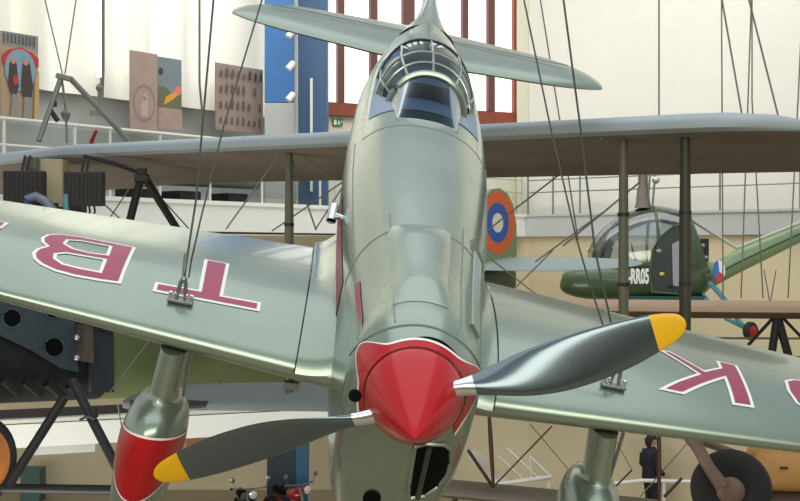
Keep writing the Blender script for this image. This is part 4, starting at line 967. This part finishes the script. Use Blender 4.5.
# ================================================================== visitor
def skin(name, pts, edges, mats, par, sub=2):
    me = bpy.data.meshes.new(name); me.from_pydata([p[0] for p in pts], edges, []); me.materials.append(mats)
    o = bpy.data.objects.new(name, me); C.objects.link(o); o.parent = par
    m = o.modifiers.new('skin', 'SKIN'); m.use_smooth_shade = True; s_ = o.modifiers.new('sub', 'SUBSURF'); s_.levels = s_.render_levels = sub
    for i, p in enumerate(pts):
        r = p[1]; me.skin_vertices[0].data[i].radius = r if isinstance(r, tuple) else (r, r)
    me.skin_vertices[0].data[0].use_root = True
    return o
vx = at(651, 0, 27.0); ps = empty('person', V((vx.x, 27.0, 0)), 'standing visitor in a dark navy jacket, turned right beside the white rail', 'person')
ps.rotation_euler = (0, 0, radians(20)); ps.scale = (1.15, 1.15, 1.04)
navy, skn, hairm, trs = mat('navy_cloth', (28, 32, 46), .85, var=.15, scale=14), mat('skin_tone', (196, 148, 124), .6), mat('dark_brown_hair', (48, 34, 28), .8, var=.2, scale=30), mat('black_trousers', (30, 30, 34), .85)
# person faces +x in its own frame
skin('body', [((0, 0, .96), .11), ((.0, 0, 1.18), .10), ((-.01, 0, 1.36), .09), ((0, 0, 1.47), .058), ((.03, 0, 1.56), .055), ((.035, 0, 1.63), (.075, .08)), ((.03, 0, 1.71), (.07, .075)), ((.0, .1, .9), .09), ((.04, .11, .5), .062), ((.0, .11, .1), .045), ((.14, .12, .04), .04), ((0, -.1, .9), .09), ((.02, -.11, .5), .062), ((-.04, -.11, .1), .045), ((.10, -.12, .04), .04),
               ((-.01, .17, 1.38), .045), ((-.04, .24, 1.14), .04), ((.16, .19, .98), .034), ((-.01, -.17, 1.38), .045), ((-.04, -.245, 1.14), .04), ((.14, -.21, .97), .034)],
     [(0, 1), (1, 2), (2, 3), (3, 4), (4, 5), (5, 6), (0, 7), (7, 8), (8, 9), (9, 10), (0, 11), (11, 12), (12, 13), (13, 14), (2, 15), (15, 16), (16, 17), (2, 18), (18, 19), (19, 20)], skn, ps)
b = MB()
def ring(c, rx, ry, z, n=22): return [V((c + rx * cos(q), ry * sup(sin(q), 2.5), z)) for q in [2 * pi * k / n for k in range(n)]]
b.loft([ring(0, .150, .185, .84), ring(0, .152, .19, .92), ring(0, .145, .18, 1.08), ring(-.005, .155, .195, 1.25), ring(-.01, .15, .215, 1.38), ring(-.01, .115, .17, 1.455), ring(.005, .075, .085, 1.50), ring(.015, .068, .072, 1.535)], caps=(True, False))
for y in (1, -1):
    b.tube([V((-.01, .17 * y, 1.42)), V((-.02, .225 * y, 1.34)), V((-.04, .245 * y, 1.14)), V((.02, .24 * y, 1.08)), V((.14, .205 * y, .985))], [.075, .075, .06, .058, .045], 12)
b.build('jacket', navy, ps)
b = MB(); b.loft([ring(0, .14, .175, .95), ring(0, .142, .178, .86), ring(0, .135, .175, .80)])
for y, x in ((.095, .0), (-.095, .0)):
    b.tube([V((x, y, .86)), V((x + .03, y * 1.1, .5)), V((x + (.0 if y > 0 else -.03), y * 1.15, .07))], [.098, .078, .062], 14)
b.build('trousers', trs, ps)
for y, x in ((.11, .05), (-.11, .01)):
    b = MB(); b.loft([[V((x + u, y + w_ * cos(q), .045 + .045 * sin(q))) for q in [2 * pi * k / 14 for k in range(14)]] for u, w_ in ((-.1, .03), (-.07, .045), (.05, .05), (.14, .045), (.18, .02))]); b.build('shoe', M['tyre'], ps)
b = MB(); n = 12
for i in range(9):
    pass
b.loft([[V((.02 + (.098 * cos(q) - .012) * k, .088 * sin(q) * k, z)) for q in [2 * pi * j / 20 for j in range(20)]] for z, k in ((1.66, .98), (1.70, 1.04), (1.74, .98), (1.78, .72), (1.80, .3), (1.803, .01))])
b.loft([[V((-.035 + .065 * cos(q) * k - .01, .086 * sin(q) * k, z)) for q in [pi * .5 + pi * j / 12 for j in range(13)]] for z, k in ((1.54, .7), (1.58, 1.0), (1.66, 1.1), (1.70, 1.1))], closed=False)
b.build('hair', hairm, ps)
b = MB(); b.ball(V((.118, 0, 1.645)), (.022, .014, .02), 6); b.build('nose', skn, ps)
for y in (-.035, .035): MB().ball(V((.100, y, 1.675)), (.012, .014, .010), 6).build('eye', M['dark'], ps)
MB().ball(V((.102, 0, 1.60)), (.012, .025, .007), 6).build('mouth', mat('lip', (160, 92, 84), .6), ps)
for y in (-.088, .088): MB().ball(V((.02, y, 1.655)), (.022, .012, .034), 6).build('ear', skn, ps)
for sgn, base in ((1, V((.19, .18, .965))), (-1, V((.17, -.205, .955)))):
    b = MB(); b.ball(base, (.05, .022, .042), 8)
    for k, L in enumerate((.07, .08, .075, .06)):
        r0 = base + V((.035, 0, .028 - .018 * k)); b.tube([r0, r0 + V((L * .5, .0, -.008)), r0 + V((L * .85, 0, -.03))], [.011, .010, .008], 6)
    b.tube([base + V((.0, -.015 * sgn, .03)), base + V((.03, -.03 * sgn, .045)), base + V((.055, -.03 * sgn, .04))], [.012, .011, .008], 6)
    b.build('hand', skn, ps)

# ================================================================== motorcycles on the floor, only their tops in view
def motorcycle(x, y, rz, m, label, tilt=0):
    e = empty('motorcycle', V((x, y, 0)), label, 'motorcycle', 'motorcycles on the hall floor'); e.rotation_euler = (0, 0, rz)
    for wx_ in (-.68, .68):
        b = MB(); b.loft([[V((wx_, 0, .31)) + V((cos(a) * (.27 + .045 * cos(q)), .045 * sin(q), sin(a) * (.27 + .045 * cos(q)))) for q in [2 * pi * j / 8 for j in range(8)]] for a in [2 * pi * k / 28 for k in range(29)]], caps=(False, False)); w_ = b.build('wheel', M['tyre'], e)
        b = MB(); b.loft([[V((wx_, o, .31)) + V((cos(a) * .225, 0, sin(a) * .225)) for o in (-.03, .03)] for a in [2 * pi * k / 28 for k in range(29)]], closed=False)
        for k in range(9): b.tube([V((wx_, 0, .31)), V((wx_ + .225 * cos(2 * pi * k / 9), 0, .31 + .225 * sin(2 * pi * k / 9)))], .006, 4)
        b.build('wheel_rim', M['steel'], w_)
        b = MB(); b.loft([[V((wx_, o, .31)) + V((cos(a) * .345, 0, sin(a) * .345)) for o in (-.06, -.03, .03, .06)] for a in [radians(20 + 140 * k / 14) for k in range(15)]], closed=False); b.build('mudguard', m, e)
    b = MB(); b.tube([V((-.68, .07, .31)), V((-.2, .06, .45)), V((.32, .04, .86))], .022, 6); b.tube([V((-.68, -.07, .31)), V((-.2, -.06, .45)), V((.32, -.04, .86))], .022, 6); b.tube([V((.3, 0, .8)), V((.25, 0, .35)), V((-.2, 0, .35))], .022, 6); b.build('frame', m, e)
    b = MB(); b.box((.02, 0, .42), (.34, .22, .3)); b.tube([V((.05, 0, .5)), V((.1, 0, .68))], .08, 10); b.build('engine', M['steel'], e, bevel=.02)
    b = MB(); b.tube([V((.68, .09, .31)), V((.38, .08, .96))], .024, 8); b.tube([V((.68, -.09, .31)), V((.38, -.08, .96))], .024, 8); b.build('fork', M['steel'], e)
    b = MB(); b.loft([[V((xx, w_ * cos(q), .78 + h_ * sin(q))) for q in [2 * pi * k / 16 for k in range(16)]] for xx, w_, h_ in ((-.14, .05, .05), (-.05, .12, .10), (.12, .15, .14), (.26, .12, .12), (.32, .05, .05))]); b.build('fuel_tank', m, e)
    b = MB(); b.loft([[V((xx, w_ * cos(q), .76 + .05 * sin(q) + dz)) for q in [2 * pi * k / 14 for k in range(14)]] for xx, w_, dz in ((-.62, .06, .06), (-.5, .13, .03), (-.25, .14, 0), (-.12, .09, .01))]); b.build('saddle', M['black'], e)
    b = MB(); b.tube([V((.2, .36, 1.0)), V((.3, .33, 1.02)), V((.38, .15, 1.02)), V((.38, -.15, 1.02)), V((.3, -.33, 1.02)), V((.2, -.36, 1.0))], .014, 8); hb_ = b.build('handlebar', M['steel'], e)
    for s_ in (-1, 1):
        MB().tube([V((.24, .345 * s_, 1.01)), V((.14, .37 * s_, .985))], .02, 8).build('handle_grip', M['black'], hb_)
        b = MB(); b.tube([V((.31, .3 * s_, 1.02)), V((.3, .36 * s_, 1.17))], .007, 6); b.build('mirror_stem', M['steel'], hb_)
        b = MB(); b.lathe(V((.3, .37 * s_, 1.20)), (1, 0, 0), [(0, .001), (.005, .05), (.02, .055), (.035, .02)], 14); b.build('mirror', M['steel'], hb_)
    b = MB(); b.lathe(V((.40, 0, .93)), (1, 0, 0), [(0, .03), (.03, .085), (.12, .095), (.15, .09), (.155, .02)], 18); hd = b.build('headlamp', m, e)
    MB().lathe(V((.553, 0, .93)), (1, 0, 0), [(0, .085), (.015, .06), (.022, .001)], 16).build('lamp_lens', mat('lamp_lens', (220, 224, 220), .1, .3), hd)
    return e
px_ = at(292, 0, 26.0).x
motorcycle(px_, 26.0, radians(-50), mat('motorcycle_red', (150, 30, 34), .3, coat=.6), 'red motorcycle on the floor under the propeller, beside the navy column')
motorcycle(at(247, 0, 25.6).x, 25.6, radians(-70), mat('motorcycle_black', (36, 36, 38), .3, coat=.6), 'black motorcycle with a round mirror, left of the red one')
tag(pxbox(20, 40, -CZ, -5.05, 29.0, .5).build('cabinet', mat('dull_teal_paint', (64, 96, 88), .6), bevel=.02), 'dull teal cabinet against the beige wall at far left', 'cabinet')
tag(pxbox(186, 224, -5.2, -4.35, 30.3, .12).build('wall_board', mat('ochre_board', (176, 124, 74), .6, var=.05), smooth=False), 'ochre brown board on the back wall below the lower gallery', 'board')
